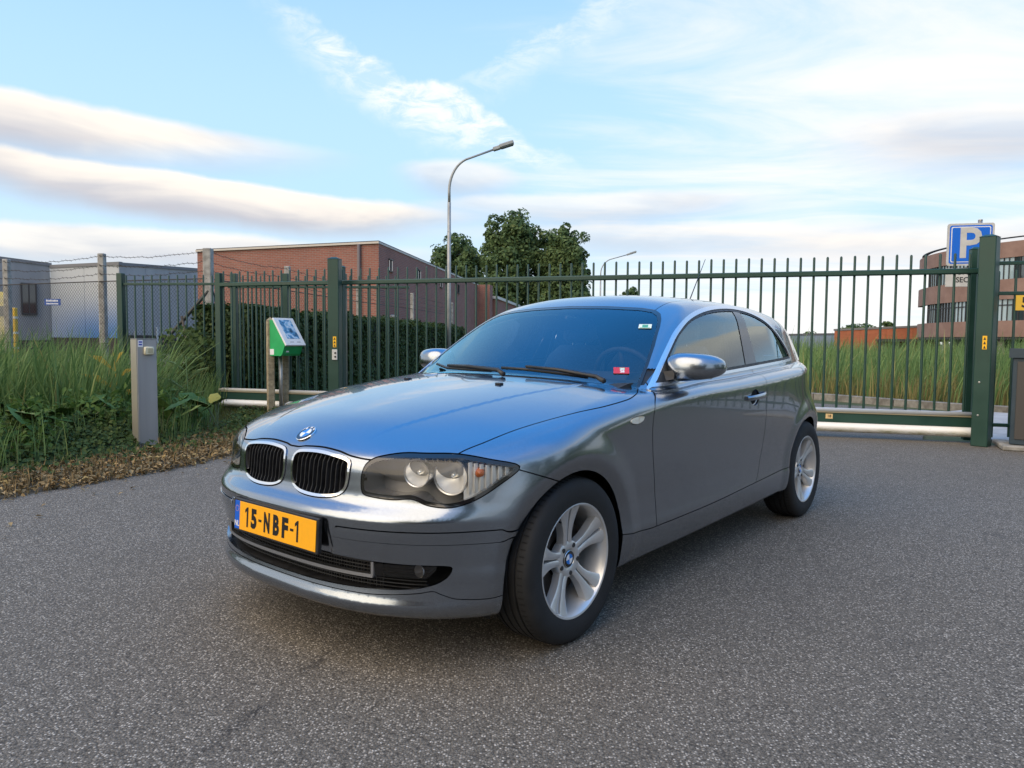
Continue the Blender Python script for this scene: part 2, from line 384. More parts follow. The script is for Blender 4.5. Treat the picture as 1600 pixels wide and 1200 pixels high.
class Sh:
    def __init__(s, V, N, T): s.V, s.N, s.T = V, N, T
    def part(s, f):
        """the side where the field f (one value per vertex) is negative"""
        ins = f < 0; k = ins[s.T].sum(1)
        full = s.T[k == 3]; V, N = [s.V], [s.N]; base = len(s.V); T = [full]
        for want in (1, 2):
            t = s.T[k == want]
            if not len(t): continue
            odd = ins[t] if want == 1 else ~ins[t]
            r = np.argmax(odd, 1); i = np.arange(len(t)); a, b, c = t[i, r], t[i, (r+1) % 3], t[i, (r+2) % 3]
            def cut(p, q):
                w = (f[p]/(f[p]-f[q]))[:, None]; return s.V[p]*(1-w)+s.V[q]*w, s.N[p]*(1-w)+s.N[q]*w
            v1, n1 = cut(a, b); v2, n2 = cut(a, c); m = len(t); j1 = base+i; j2 = base+m+i
            V += [v1, v2]; N += [n1, n2]; base += 2*m
            T += [np.stack([a, j1, j2], 1)] if want == 1 else [np.stack([j1, b, c], 1), np.stack([j1, c, j2], 1)]
        return Sh(np.concatenate(V), np.concatenate(N), np.concatenate(T)).tidy()
    def tidy(s):
        if not len(s.T): return s
        V, N = s.V, s.N
        used = np.unique(s.T); mp = np.zeros(len(V), np.int64); mp[used] = np.arange(len(used)); V, N, T = V[used], N[used], mp[s.T]
        q = np.round(V*2e5).astype(np.int64); _, first, inv = np.unique(q, axis=0, return_index=True, return_inverse=True); inv = inv.reshape(-1)
        T = inv[T]; V, N = V[first], N[first]; T = T[(T[:, 0] != T[:, 1]) & (T[:, 1] != T[:, 2]) & (T[:, 2] != T[:, 0])]
        N = N/np.maximum(np.linalg.norm(N, axis=1, keepdims=True), 1e-9)
        return Sh(V, N, T)
    def off(s, d): return Sh(s.V+s.N*d, s.N, s.T)
    def rim(s):
        """directed boundary edges, those on the mid plane left out"""
        E = np.concatenate([s.T[:, [0, 1]], s.T[:, [1, 2]], s.T[:, [2, 0]]]); key = np.sort(E, 1); _, inv, cnt = np.unique(key, axis=0, return_inverse=True, return_counts=True)
        B = E[cnt[inv.reshape(-1)] == 1]; return B[~((np.abs(s.V[B[:, 0], 1]) < 2e-4) & (np.abs(s.V[B[:, 1], 1]) < 2e-4))]
    def flange(s, d):
        """turn the border in by d, as pressed sheet"""
        B = s.rim()
        if not len(B): return s
        acc = np.zeros_like(s.V); e = s.V[B[:, 1]]-s.V[B[:, 0]]; o = np.cross(e, s.N[B[:, 0]])
        for k in (0, 1): np.add.at(acc, B[:, k], o)
        u = np.unique(B); on = acc[u]/np.maximum(np.linalg.norm(acc[u], axis=1, keepdims=True), 1e-9); n = len(s.V); mp = np.zeros(n, np.int64); mp[u] = np.arange(len(u))
        a, b = mp[B[:, 0]]+n, mp[B[:, 1]]+n; m = len(u)
        T = np.concatenate([s.T, np.stack([b, a, a+m], 1), np.stack([b, a+m, b+m], 1)])
        return Sh(np.concatenate([s.V, s.V[u], s.V[u]-s.N[u]*d]), np.concatenate([s.N, on, on]), T)
    def mirrored(s): k = np.array([1, -1, 1.]); return Sh(s.V*k, s.N*k, s.T[:, ::-1])
    def __add__(s, o): return Sh(np.concatenate([s.V, o.V]), np.concatenate([s.N, o.N]), np.concatenate([s.T, o.T+len(s.V)]))
    def mesh(s):
        me = bpy.data.meshes.new('p'); me.vertices.add(len(s.V)); me.vertices.foreach_set('co', s.V.astype(np.float32).ravel())
        me.loops.add(s.T.size); me.loops.foreach_set('vertex_index', s.T.astype(np.int32).ravel())
        me.polygons.add(len(s.T)); me.polygons.foreach_set('loop_start', np.arange(0, s.T.size, 3, dtype=np.int32)); me.polygons.foreach_set('loop_total', np.full(len(s.T), 3, np.int32))
        me.update(); me.shade_smooth(); me.normals_split_custom_set_from_vertices(s.N.tolist()); return me

# ---- paints
def _paint(N, b):
    tc = N.add('TexCoord').outputs['Object']
    f = N.noise(tc, 900., 2, .5); N.l.new(N.mix(N.mr(f, .35, .65), (.205, .235, .278), (.305, .345, .40)), b.inputs['Base Color'])
    g = N.noise(tc, 2.2, 3, .5); N.l.new(N.mr(g, .3, .7, .22, .27), b.inputs['Roughness'])
    dirt = N.noise(tc, 40., 6, .7); N.l.new(N.mr(dirt, .45, .75, .02, .10), b.inputs['Coat Roughness'])
PAINT = mat('grey_metallic_paint', (.23, .26, .31), .24, 1., .5, 1., .03, _paint)
CHROME = mat('chrome', (.82, .82, .83), .09, 1.)
SATIN = mat('satin_chrome', (.62, .62, .62), .28, 1.)
BLACKP = mat('black_plastic', (.012, .012, .013), .45, fn=var((.009, .009, .010), (.020, .020, .021), 30., rvar=(.38, .6)))
GLOSSB = mat('gloss_black', (.008, .008, .009), .12, coat=.5)
RUBBER = mat('tyre_rubber', (.010, .010, .010), .8, fn=var((.007, .007, .007), (.017, .0165, .016), 14., rvar=(.7, .9), bump=(160., .25, .002)))
DARK = mat('underbody_black', (.004, .004, .004), .9)
INTER = mat('black_cabin_trim', (.018, .018, .019), .75, fn=var((.014, .014, .015), (.026, .026, .027), 40.))
SEATM = mat('anthracite_seat_cloth', (.14, .14, .145), .95, fn=var((.12, .12, .125), (.17, .17, .175), 120., bump=(500., .3, .001)))
ALLOY = mat('silver_alloy', (.62, .61, .59), .32, .6, coat=.3, fn=var((.58, .57, .55), (.66, .65, .63), 5., rvar=(.28, .36)))
BRAKE = mat('brake_iron', (.10, .085, .075), .5, .8)
def glass_mat(name, tint, refl=1.0, ior=1.5, rcol=(1, 1, 1)):
    if name in MATS: return MATS[name]
    m = bpy.data.materials.new(name); m.use_nodes = True; N = NT(m.node_tree); N.n.clear()
    fr = N.add('Fresnel', {'IOR': ior}).outputs[0]; k = N.m('MULTIPLY', fr, refl, clamp=True)
    a = N.add('BsdfTransparent', {'Color': (*tint, 1)}); g = N.add('BsdfGlossy', {'Color': (*rcol, 1), 'Roughness': .0})
    mx = N.add('MixShader', {0: k, 1: a.outputs[0], 2: g.outputs[0]}); o = N.add('OutputMaterial'); N.l.new(mx.outputs[0], o.inputs[0]); MATS[name] = m; return m
WS_GLASS = glass_mat('windscreen_glass', (.88, .94, .97), 1.3, 1.75, (.58, .90, 1.))
SIDE_GLASS = glass_mat('side_glass', (.86, .92, .89), 1.5, 1.75, (.86, .97, 1.))
LENS = glass_mat('clear_lens', (.97, .97, .96), .8, 1.45)
BLUE = mat('emblem_blue', (.01, .17, .55), .25, coat=.6); WHITE = mat('emblem_white', (.75, .76, .78), .25, coat=.6)

CAR = empty('parked_car', (-.402, 3.248, 0), math.atan2(-.77562, -.63119), 'dark grey metallic three-door hatchback parked on the asphalt before the sliding gate', 'car')
def pair(name, half, m, parent=CAR, label=None):
    """left panel and its mirror image"""
    a = link(name, half.mesh(), m, parent); b = link(name, half.mirrored().mesh(), m, parent); return a, b
def whole(name, half, m, parent=CAR): return link(name, (half+half.mirrored()).mesh(), m, parent)

def build_body():
    P, Q = nets(.0115); P = project(P); Nn = normals(P)
    T = np.concatenate([Q[:, [0, 1, 2]], Q[:, [0, 2, 3]]])
    S = Sh(P, Nn, T).part(-P[:, 1]-1e-5)
    S.V[:, 1] = np.where(np.abs(S.V[:, 1]) < 3e-5, 0, S.V[:, 1])
    cz = S.V[S.T][:, :, 2].mean(1); nz = S.N[S.T][:, :, 2].mean(1); S.T = S.T[~((nz < -.75) & (cz < .30))]; S = S.tidy()
    g = .0023
    def take(S, fn, gap=g):
        f = fn(S.V[:, 0], S.V[:, 1], S.V[:, 2]); return S.part(f+gap), S.part(gap-f)
    far = lambda cond, f: np.where(cond, f, 9.)
    def arch(x, y, z):
        r = [np.hypot(x-c, np.maximum(z-AZ, 0)) for c in (AX, XR)]; return far(y > .45, np.minimum(*r)-AR)
    _, S = take(S, arch, 0.)
    # --- windscreen
    wsp = np.array([(-.3, .90), (.3, .90), (.735, .90), (.720, .957), (.697, 1.033), (.662, 1.122), (.616, 1.215), (.590, 1.255), (.560, 1.285), (.515, 1.306), (.44, 1.318), (.25, 1.330), (.0, 1.336), (-.3, 1.330)])
    wsd = lambda x, y, z: far((x > -1.35) & (z > .9), np.maximum(psd(y, z, wsp), (x-(xws(z)-bws(z)*y*y)-.03)*.44))
    ws, S = take(S, wsd, .0)
    seal, glass = take(ws, lambda x, y, z: -.013-psd(y, z, wsp), 0.)
    whole('windscreen_seal', seal.off(-.001), GLOSSB); whole('windscreen', glass.off(-.003), WS_GLASS)
    ws_glass = glass
    # --- side glazing
    top = cr([(-.640, .915), (-.690, .942), (-.783, 1.007), (-.936, 1.109), (-1.098, 1.204), (-1.29, 1.277), (-1.547, 1.328), (-1.85, 1.352), (-2.10, 1.345), (-2.30, 1.305), (-2.47, 1.228), (-2.60, 1.130), (-2.645, 1.060), (-2.640, 1.030)], 5, False)
    bz = lambda x: .934+.0465*(-.69-x)
    dlo = np.concatenate([top, [(x, bz(x)) for x in np.linspace(-2.60, -.70, 12)]])
    dd = lambda x, y, z: far((y > .3) & (z > .9), psd(x, z, dlo))
    win, S = take(S, dd, .0)
    thin = lambda x, z: .0185-.0065*sst(.03, .0, z-bz(x))
    trim, win = take(win, lambda x, y, z: -thin(x, z)-psd(x, z, dlo), 0.)
    pair('window_trim', trim.off(.004).flange(.012), mat('satin_trim', (.74, .74, .75), .27, .9))
    seal, win = take(win, lambda x, y, z: -.031-psd(x, z, dlo), 0.)
    pair('window_seal', seal, BLACKP)
    sail, win = take(win, lambda x, y, z: (-.905-.45*(1.05-z))-x, .001)
    pair('mirror_sail', sail.off(-.001), BLACKP)
    bx = lambda z: -1.79-.375*(z-1.0)
    front, win = take(win, lambda x, y, z: bx(z)-x, .003)
    pillar, rear = take(win, lambda x, y, z: (bx(z)-.175+.24*(z-1.)*.9)-x, .001)
    pair('door_window', front.off(-.004), SIDE_GLASS); pair('quarter_window', rear.off(-.004), SIDE_GLASS); pair('pillar_trim', pillar.off(-.001), mat('pillar_film', (.05, .05, .054), .3, coat=.4))
    # --- rear window
    rw = np.array([(-.3, 1.03), (.50, 1.05), (.545, 1.08), (.50, 1.24), (.44, 1.265), (-.3, 1.28)])
    rg, S = take(S, lambda x, y, z: far((x < -2.9) & (z > .95), psd(y, z, rw)), .001)
    whole('rear_window', rg.off(-.003), SIDE_GLASS)
    # --- headlamp
    hl = cr([(-.270, .655), (-.266, .620), (-.240, .606), (-.12, .600), (-.02, .606), (.055, .588), (.165, .583), (.28, .606), (.40, .654), (.500, .710), (.35, .738), (.20, .754), (.05, .754), (-.07, .752), (-.19, .736), (-.240, .716), (-.262, .690)], 4)
    hd = lambda x, y, z: far((x > .1) & (y > .2), psd(y-x, z, hl))
    lamp, S = take(S, hd, .002)
    bez, lens_ = take(lamp, lambda x, y, z: -.014-psd(y-x, z, hl), 0.)
    # --- kidneys
    kp = cr([(.018, .660), (.022, .705), (.034, .724), (.062, .733), (.15, .738), (.24, .733), (.312, .722), (.332, .700), (.326, .632), (.298, .598), (.245, .582), (.165, .577), (.085, .583), (.042, .600), (.024, .625)], 4)
    kid, S = take(S, lambda x, y, z: far(x > .3, psd(y, z, kp)), .001)
    ring, hole = take(kid, lambda x, y, z: -.0105-psd(y, z, kp), 0.)
    # --- lower intake
    ip = cr([(-.2, .402), (.1, .402), (.40, .394), (.58, .390), (.672, .388), (.690, .378), (.676, .345), (.635, .318), (.56, .302), (.40, .293), (.2, .288), (.0, .287), (-.2, .288)], 4)
    intake, S = take(S, lambda x, y, z: far(x > .3, psd(y, z, ip)), 0.)
    # --- bonnet
    hs = pch([(.75, .62), (.46, .655), (.35, .690), (.15, .735), (-.06, .782), (-.25, .808), (-.40, .812), (-.50, .795), (-.60, .748), (-.66, .715), (-.8, .66)])
    hf = pch([(-.3, .744), (0, .7385), (.02, .7385), (.06, .744), (.15, .748), (.24, .743), (.32, .731), (.40, .726), (.7, .735)])
    hr = pch([(0, -.372), (.2, -.378), (.41, -.42), (.55, -.50), (.64, -.58), (.70, -.645), (.78, -.72)])
    hood, S = take(S, lambda x, y, z: far((x > -.8) & (z > .6), np.maximum(np.maximum(y-hs(x), hf(y)-z), hr(y)-x)), .0026)
    cowl, S = take(S, lambda x, y, z: far((x > -.80) & (z > .88) & (z < 1.02), np.maximum(y-.735, x-hr(y)+.001)), .0)
    whole('scuttle_panel', cowl.off(-.008), BLACKP)
    HOODP = whole('bonnet', hood.flange(.015), PAINT)
    # --- door, sill
    sz = pch([(-.2, .355), (-.35, .348), (-.6, .331), (-1.1, .335), (-1.56, .352), (-2.19, .377), (-2.4, .385)])
    door = np.concatenate([cr([(-.70, 1.0), (-.69, .940), (-.60, .900), (-.552, .866), (-.532, .80), (-.530, .742), (-.545, .65), (-.568, .571), (-.592, .48), (-.606, .40), (-.611, .30)], 4, False),
                           cr([(-1.66, .30), (-1.74, .352), (-1.785, .40), (-1.815, .50), (-1.835, .618), (-1.846, .763), (-1.838, .90), (-1.850, .95), (-1.870, 1.0)], 4, False)])
    sill, S = take(S, lambda x, y, z: far((y > .4) & (x < -.25) & (x > -2.42), np.maximum(z-sz(x), np.maximum(x+.30, -2.36-x))), .002)
    pair('side_skirt', sill.flange(.012), PAINT)
    dr, S = take(S, lambda x, y, z: far((y > .4) & (z < 1.03), psd(x, z, door)))
    he = lambda x, y, z: (np.hypot((x+1.668)/.060, (z-.842)/.043)-1)*.045
    bowl, dr = take(dr, he, .0015)
    DOORS = pair('door', dr.flange(.014), PAINT)
    k = np.clip(1-np.hypot((bowl.V[:, 0]+1.668)/.060, (bowl.V[:, 2]-.842)/.043)**2, 0, 1)[:, None]
    bv = bowl.V-bowl.N*.030*np.sqrt(k+.02); bn = bowl.N+np.stack([(bowl.V[:, 0]+1.668)*-9, 0*k[:, 0], (bowl.V[:, 2]-.842)*-12], 1); bowl = Sh(bv, bn, bowl.T).tidy()
    # --- front bumper with its lip
    bt = pch([(.1, .628), (.19, .655), (.318, .700), (.45, .748), (.55, .775), (.8, .80)])
    bump, S = take(S, lambda x, y, z: far((x > .0) & (z < .83), z-bt(x)))
    lz = pch([(0, .274), (.4, .276), (.60, .292), (.64, .300), (.66, .290), (.70, .272), (.76, .267), (.9, .272)])
    lip, bump = take(bump, lambda x, y, z: z-lz(y), .0015)
    strip, bump = take(bump, lambda x, y, z: np.maximum(psd(y, z, np.array([(.318, .462), (.330, .503), (.795, .503), (.812, .484), (.795, .460)])), -x*0-1), .0016)
    whole('front_lip', lip.flange(.015), PAINT); BUMP = whole('front_bumper', bump.flange(.018), PAINT); pair('bumper_strip', strip.off(.004).flange(.012), PAINT)
    # --- tail: lamps, bumper, hatch
    tl, S = take(S, lambda x, y, z: far(x < -2.8, np.maximum(np.maximum(z-.895, .70-z), np.maximum(.44-y, x+3.12))))
    pair('tail_lamp', tl.off(.001).flange(.02), mat('tail_lamp_red', (.35, .008, .006), .15, coat=1.))
    rb, S = take(S, lambda x, y, z: far(x < -2.7, np.maximum(z-.655, x+2.98)))
    whole('rear_bumper', rb.flange(.015), PAINT)
    hatch, S = take(S, lambda x, y, z: far(x < -2.9, np.maximum(y-.70+.25*np.maximum(z-.95, 0), x+3.03)))
    whole('tailgate', hatch.flange(.015), PAINT)
    # --- roof, wings, body sides
    yr = pch([(-1.0, .53), (-1.2, .515), (-1.5, .520), (-2.4, .515), (-2.8, .49), (-3.1, .47)])
    roof, S = take(S, lambda x, y, z: far((z > 1.2) & (x < -1.0), y-yr(x)), .0018)
    ROOF = whole('roof', roof.flange(.012), PAINT)
    wing, S = take(S, lambda x, y, z: far((x > -.9) & (z < 1.0), np.maximum(-.70-x, z-.955)))
    rp, wing = take(wing, lambda x, y, z: psd(x, z, cr([(-.340, .816), (-.352, .826), (-.40, .833), (-.445, .831), (-.452, .820), (-.43, .807), (-.39, .801), (-.352, .806)], 3)), .0015)
    WINGS = pair('front_wing', wing.flange(.02), PAINT)
    pair('body_side', S.flange(.014), PAINT)
    # --- dark skin behind the panel gaps
    B = Sh(P, Nn, T).part(-P[:, 1]-1e-5)
    for fn in (arch, lambda x, y, z: wsd(x, y, z)+.002, lambda x, y, z: dd(x, y, z)+.012, lambda x, y, z: far((x < -2.9) & (z > .95), psd(y, z, rw))+.005,
               lambda x, y, z: far(x > .3, psd(y, z, ip)), lambda x, y, z: far(x > .3, psd(y, z, kp))+.003, lambda x, y, z: hd(x, y, z)+.002):
        _, B = take(B, fn, 0.)
    whole('inner_shell', B.off(-.013), DARK)
    return dict(lens=lens_, bez=bez, ring=ring, hole=hole, hood=HOODP, bump=BUMP, wings=WINGS, doors=DOORS, roof=ROOF, bowl=bowl, rep=rp, intake=intake)
BP = build_body()
def root1(fn, a, b):
    """first sign change of fn going from a (outside) to b"""
    t = np.linspace(a, b, 240); v = fn(t); i = int(np.argmax(v < 0)); i = max(i, 1); lo, hi = t[i-1], t[i]
    for _ in range(24):
        mid = .5*(lo+hi)
        if fn(np.array([mid]))[0] < 0: hi = mid
        else: lo = mid
    return .5*(lo+hi)
sfx = lambda y, z: root1(lambda t: F(t, np.full_like(t, y), np.full_like(t, z)), .85, .1)
sfy = lambda x, z: root1(lambda t: F(np.full_like(t, x), t, np.full_like(t, z)), 1.1, .2)
sfz = lambda x, y: root1(lambda t: F(np.full_like(t, x), np.full_like(t, y), t), 1.55, .3)
def nrm(p): return Vector(normals(np.array([p], float))[0])
def mirror_mb(mb): 
    q = MB(); q.V = [(v[0], -v[1], v[2]) for v in mb.V]; q.F = [f[::-1] for f in mb.F]; return q

def emblem(parent, name, M, r, letters=False):
    """blue and white quartered roundel in a black ring"""
    b = MB().lathe([(0, -.002), (r, -.002), (r, .002), (r*.96, .0034), (r*.93, .003)], 40).xf(M).build(name, CHROME, parent, 40)
    MB().lathe([(0, .0026), (r*.945, .0026), (r*.945, .0033), (0, .0033)], 40).xf(M).build('ring', GLOSSB, b)
    for q in range(4):
        pts = [(0, 0)]+[(r*.60*math.cos(t), r*.60*math.sin(t)) for t in np.linspace(q*math.pi/2, (q+1)*math.pi/2, 9)]
        MB().prism(pts, .0033, .0040).xf(M).build('quadrant', (WHITE, BLUE)[q % 2], b)
    MB().lathe([(r*.58, .0033), (r*.58, .0044), (r*.63, .0044), (r*.63, .0033)], 40).xf(M).build('inner_ring', SATIN, b)
    if letters:
        for ch, a in (('B', 130), ('M', 90), ('W', 50)):
            me = text_mesh(ch, r*.36, 1., .0004, .0003); a = R(a); c, s_ = math.cos(a), math.sin(a)
            T = M @ basis((r*.79*c, r*.79*s_, .0038), (s_, -c, 0), (c, s_, 0), (0, 0, 1)); me.transform(T); link('letter', me, WHITE, b)
    return b

def front_end():
    # kidney grilles
    for s in (1, -1):
        ring = BP['ring'].off(.005).flange(.03); hole = BP['hole'].off(-.055)
        if s < 0: ring, hole = ring.mirrored(), hole.mirrored()
        k = link('kidney_grille', ring.mesh(), CHROME, CAR); link('grille_back', hole.mesh(), DARK, k)
        V = BP['hole'].V
        for y in np.linspace(V[:, 1].min()+.016, V[:, 1].max()-.016, 12):
            near = V[np.abs(V[:, 1]-y) < .009]; z0, z1 = near[:, 2].min()-.006, near[:, 2].max()+.006
            zs = np.linspace(z0, z1, 6); xs = [sfx(y, z)-.006 for z in zs]
            mb = MB(); n = 6; vv = []
            for x, z in zip(xs, zs): vv += [(x, s*(y-.0012), z), (x, s*(y+.0012), z), (x-.030, s*(y+.003), z), (x-.030, s*(y-.003), z)]
            ff = [(i*4+a, i*4+(a+1) % 4, i*4+4+(a+1) % 4, i*4+4+a) for i in range(n-1) for a in range(4)]+[(3, 2, 1, 0), tuple(range(4*n-4, 4*n))]
            if s < 0: ff = [f[::-1] for f in ff]
            mb.add(vv, ff).build('slat', BLACKP, k)
    # headlamps
    HB = mat('lamp_housing_grey', (.27, .265, .26), .25, .0, .5, .3); REF = mat('lamp_reflector', (.95, .94, .91), .22, .35); AMB = mat('amber_bulb', (.62, .17, .05), .2)
    CLR = mat('lamp_silver_plastic', (.86, .84, .78), .28, .15)
    for s in (1, -1):
        L = BP['lens']; back = L.off(-.125); wall = L.off(-.002).flange(.125); n = len(L.T); wall = Sh(wall.V, wall.N, wall.T[n:]); bez = BP['bez'].flange(.02)
        inner, outer = back.part(back.V[:, 1]-back.V[:, 0]-.26), (lambda b2: b2.part(.226-(b2.V[:, 1]-b2.V[:, 0])))(L.off(-.036))
        if s < 0: L, inner, outer, wall, bez = [q.mirrored() for q in (L, inner, outer, wall, bez)]
        h = link('headlamp', L.mesh(), LENS, CAR); link('bezel', bez.mesh(), GLOSSB, h); link('housing', inner.mesh(), HB, h); link('indicator_reflector', outer.mesh(), CLR, h); link('side_wall', wall.mesh(), HB, h)
        for (x, y, z), r in (((.539, .544, .686), .046), ((.468, .636, .676), .061)):
            ax = Vector((.93, s*.36, -.02)).normalized(); u = ax.cross(Vector((0, 0, 1))).normalized(); v = u.cross(ax)
            M = basis((x, s*y, z), u, v, ax) if True else None
            prof = [(.006, -.055)]+[(r*.97*math.sqrt(t), -.055+.055*t) for t in (.06, .15, .3, .5, .75, 1.)]
            MB().lathe(prof, 36).xf(M).build('reflector', REF, h, True)
            MB().lathe([(r*.96, -.004), (r*.97, .006), (r*1.05, .008), (r*1.09, .0), (r*1.09, -.03)], 40).xf(M).build('reflector_ring', SATIN, h, 50)
            MB().lathe([(0, -.012), (.008, -.014), (.010, -.05)], 12).xf(M).build('bulb', mat('bulb_glass', (.75, .75, .72), .05, .6), h, True)
        ax = Vector((.8, s*.58, 0)).normalized(); u = ax.cross(Vector((0, 0, 1))).normalized(); v = u.cross(ax)
        MB().lathe([(0, .030), (.012, .026), (.017, .012), (.017, -.02)], 16).xf(basis((.408, s*.712, .692), u, v, ax)).build('indicator_bulb', AMB, h, True)
        mb = MB()
        for k in range(7):
            y = .700+.013*k; xk = sfx(y, .67)-.030; mb.box((xk-.02, s*y-.0022, .622+.006*k), (xk-.003, s*y+.0022, .728-.003*k))
        mb.build('reflector_fluting', CLR, h)
    # lower intake: dark mesh, bright strip, fog lamps
    ys = np.linspace(-.70, .70, 57); xs = [sfx(abs(y), .34) for y in ys]
    def band(name, z0, z1, dx0, dx1, m, a=0, b=57, par=CAR):
        V = []; 
        for y, x in list(zip(ys, xs))[a:b]: V += [(x+dx0, y, z0), (x+dx1, y, z0), (x+dx1, y, z1), (x+dx0, y, z1)]
        n = b-a; Fc = [(i*4+c, i*4+(c+1) % 4, i*4+4+(c+1) % 4, i*4+4+c) for i in range(n-1) for c in range(4)]+[(3, 2, 1, 0), tuple(range(4*n-4, 4*n))]
        return MB().add(V, [f[::-1] for f in Fc]).build(name, m, par)
    it = band('intake_back', .25, .43, -.13, -.11, DARK); band('intake_floor', .262, .284, -.13, -.012, BLACKP); band('intake_roof', .404, .42, -.13, -.02, BLACKP)
    for z in np.linspace(.296, .396, 9): band('mesh_bar', z, z+.0035, -.050, -.042, BLACKP, 4, 53, it)
    mb = MB()
    for i in range(10, 47):
        for k in (-.25, .25):
            y = ys[i]+.025*k; mb.box((xs[i]-.053, y-.0016, .29), (xs[i]-.046, y+.0016, .40))
    mb.build('mesh_upright', BLACKP, it)
    band('intake_strip', .3315, .3435, -.022, -.004, SATIN, 10, 47)
    f = lambda S, c: S.part(c(S.V[:, 1], S.V[:, 2]))
    fog = f(BP['intake'], lambda y, z: np.maximum(np.maximum(.458-y, y-.652+.9*np.maximum(.372-z, 0)), np.maximum(z-.3835, .3395-z)))
    for s in (1, -1):
        q = fog.off(-.007); bk = fog.off(-.05)
        if s < 0: q, bk = q.mirrored(), bk.mirrored()
        l = link('fog_lamp', q.flange(.03).mesh(), glass_mat('smoked_lens', (.35, .35, .36), 1., 1.6), CAR); link('lamp_back', bk.mesh(), mat('fog_back', (.05, .05, .05), .35), l)
        x = sfx(.58, .36); MB().lathe([(.004, -.02), (.016, -.012), (.022, 0)], 20, 'x', (x-.024, s*.595, .365)).build('reflector', REF, l, True)
        x = sfx(.45, .36); MB().box((x-.05, s*.45-.0065, .336), (x-.003, s*.45+.0065, .388), .002).build('fog_lamp_frame', SATIN, CAR)
    # number plate
    tl = .0572; ux, uy, uz = (0, 1, 0), Vector((-tl, 0, 1)).normalized(), Vector((1, 0, tl)).normalized(); M = basis((.748, 0, .4575), ux, uy, uz)
    hold = MB().box((-.268, -.0635, -.02), (.268, .0635, .0005), .004).xf(M).build('plate_holder', BLACKP, CAR)
    YEL = mat('plate_yellow', (.90, .41, .006), .35, fn=var((.90, .41, .006), (.84, .39, .010), 30.)); BK = mat('plate_black', (.006, .006, .007), .4)
    pl = MB().box((-.226, -.0545, .001), (.2595, .0545, .003), .0008).xf(M).build('number_plate', YEL, CAR)
    MB().box((-.2595, -.0545, .001), (-.2265, .0545, .003), .0008).xf(M).build('country_band', mat('plate_blue', (.005, .10, .55), .35), pl)
    chars = '15-NBF-1'; wd = [.030, .044, .024, .050, .048, .044, .024, .030]; x = -.190; k = .360/sum(wd)
    for ch, w in zip(chars, wd):
        w *= k
        if ch == '-': me = raw(*(lambda b: (b.V, b.F))(MB().box((-.010, -.0045, -.0004), (.010, .0045, .0004))))
        elif ch == '1': me = raw(*(lambda b: (b.V, b.F))(MB().prism([(.0065, -.038), (.0065, .038), (-.001, .038), (-.0145, .027), (-.0145, .0155), (-.0035, .0225), (-.0035, -.038)][::-1], -.0004, .0004)))
        else:
            me = text_mesh(ch, .1, 1., .0052, .0004); co = np.array([v.co[:] for v in me.vertices]); lo, hi = co.min(0), co.max(0); ww = min(w*.92, .0385) if ch != '1' else .0235
            for v in me.vertices: v.co.x = (v.co.x-.5*(lo[0]+hi[0]))/(hi[0]-lo[0])*ww; v.co.y = (v.co.y-.5*(lo[1]+hi[1]))/(hi[1]-lo[1])*.076
        me.transform(M @ Matrix.Translation((x+w/2, 0, .0034))); link('character', me, BK, pl); x += w
    me = text_mesh('NL', .030, .85, .0006, .0003); me.transform(M @ Matrix.Translation((-.243, -.034, .0033))); link('country_letters', me, WHITE, pl)
    for t in range(12):
        a = t*math.pi/6; MB().lathe([(.0016, 0), (0, .0004)], 5, 'z', (-.243+.011*math.cos(a), .025+.011*math.sin(a), .0033)).xf(M).build('star', YEL, pl)
    # emblem on the bonnet
    p = Vector((.602, 0, sfz(.602, 0.))); n = nrm(p); uy = Vector((0, 0, 1)); ux = Vector((0, 1, 0)); uy = n.cross(ux).normalized()
    emblem(CAR, 'bonnet_emblem', basis(p+n*.002, ux, uy, n), .041, True)
    # little things on the nose
    for y in (.292, -.292):
        p = Vector((-.19, y, sfz(-.19, abs(y)))); MB().box((-.012, -.016, -.002), (.014, .016, .008), .003).xf(Matrix.Translation(p)).build('washer_nozzle', BLACKP, CAR)
    MB().box((0, -.011, -.026), (.004, .011, .026), .0018).xf(Matrix.Translation((sfx(.31, .485)-.001, -.31, .487)) @ Matrix.Rotation(R(-10), 4, 'Z')).build('towing_eye_cover', PAINT, CAR)
front_end()

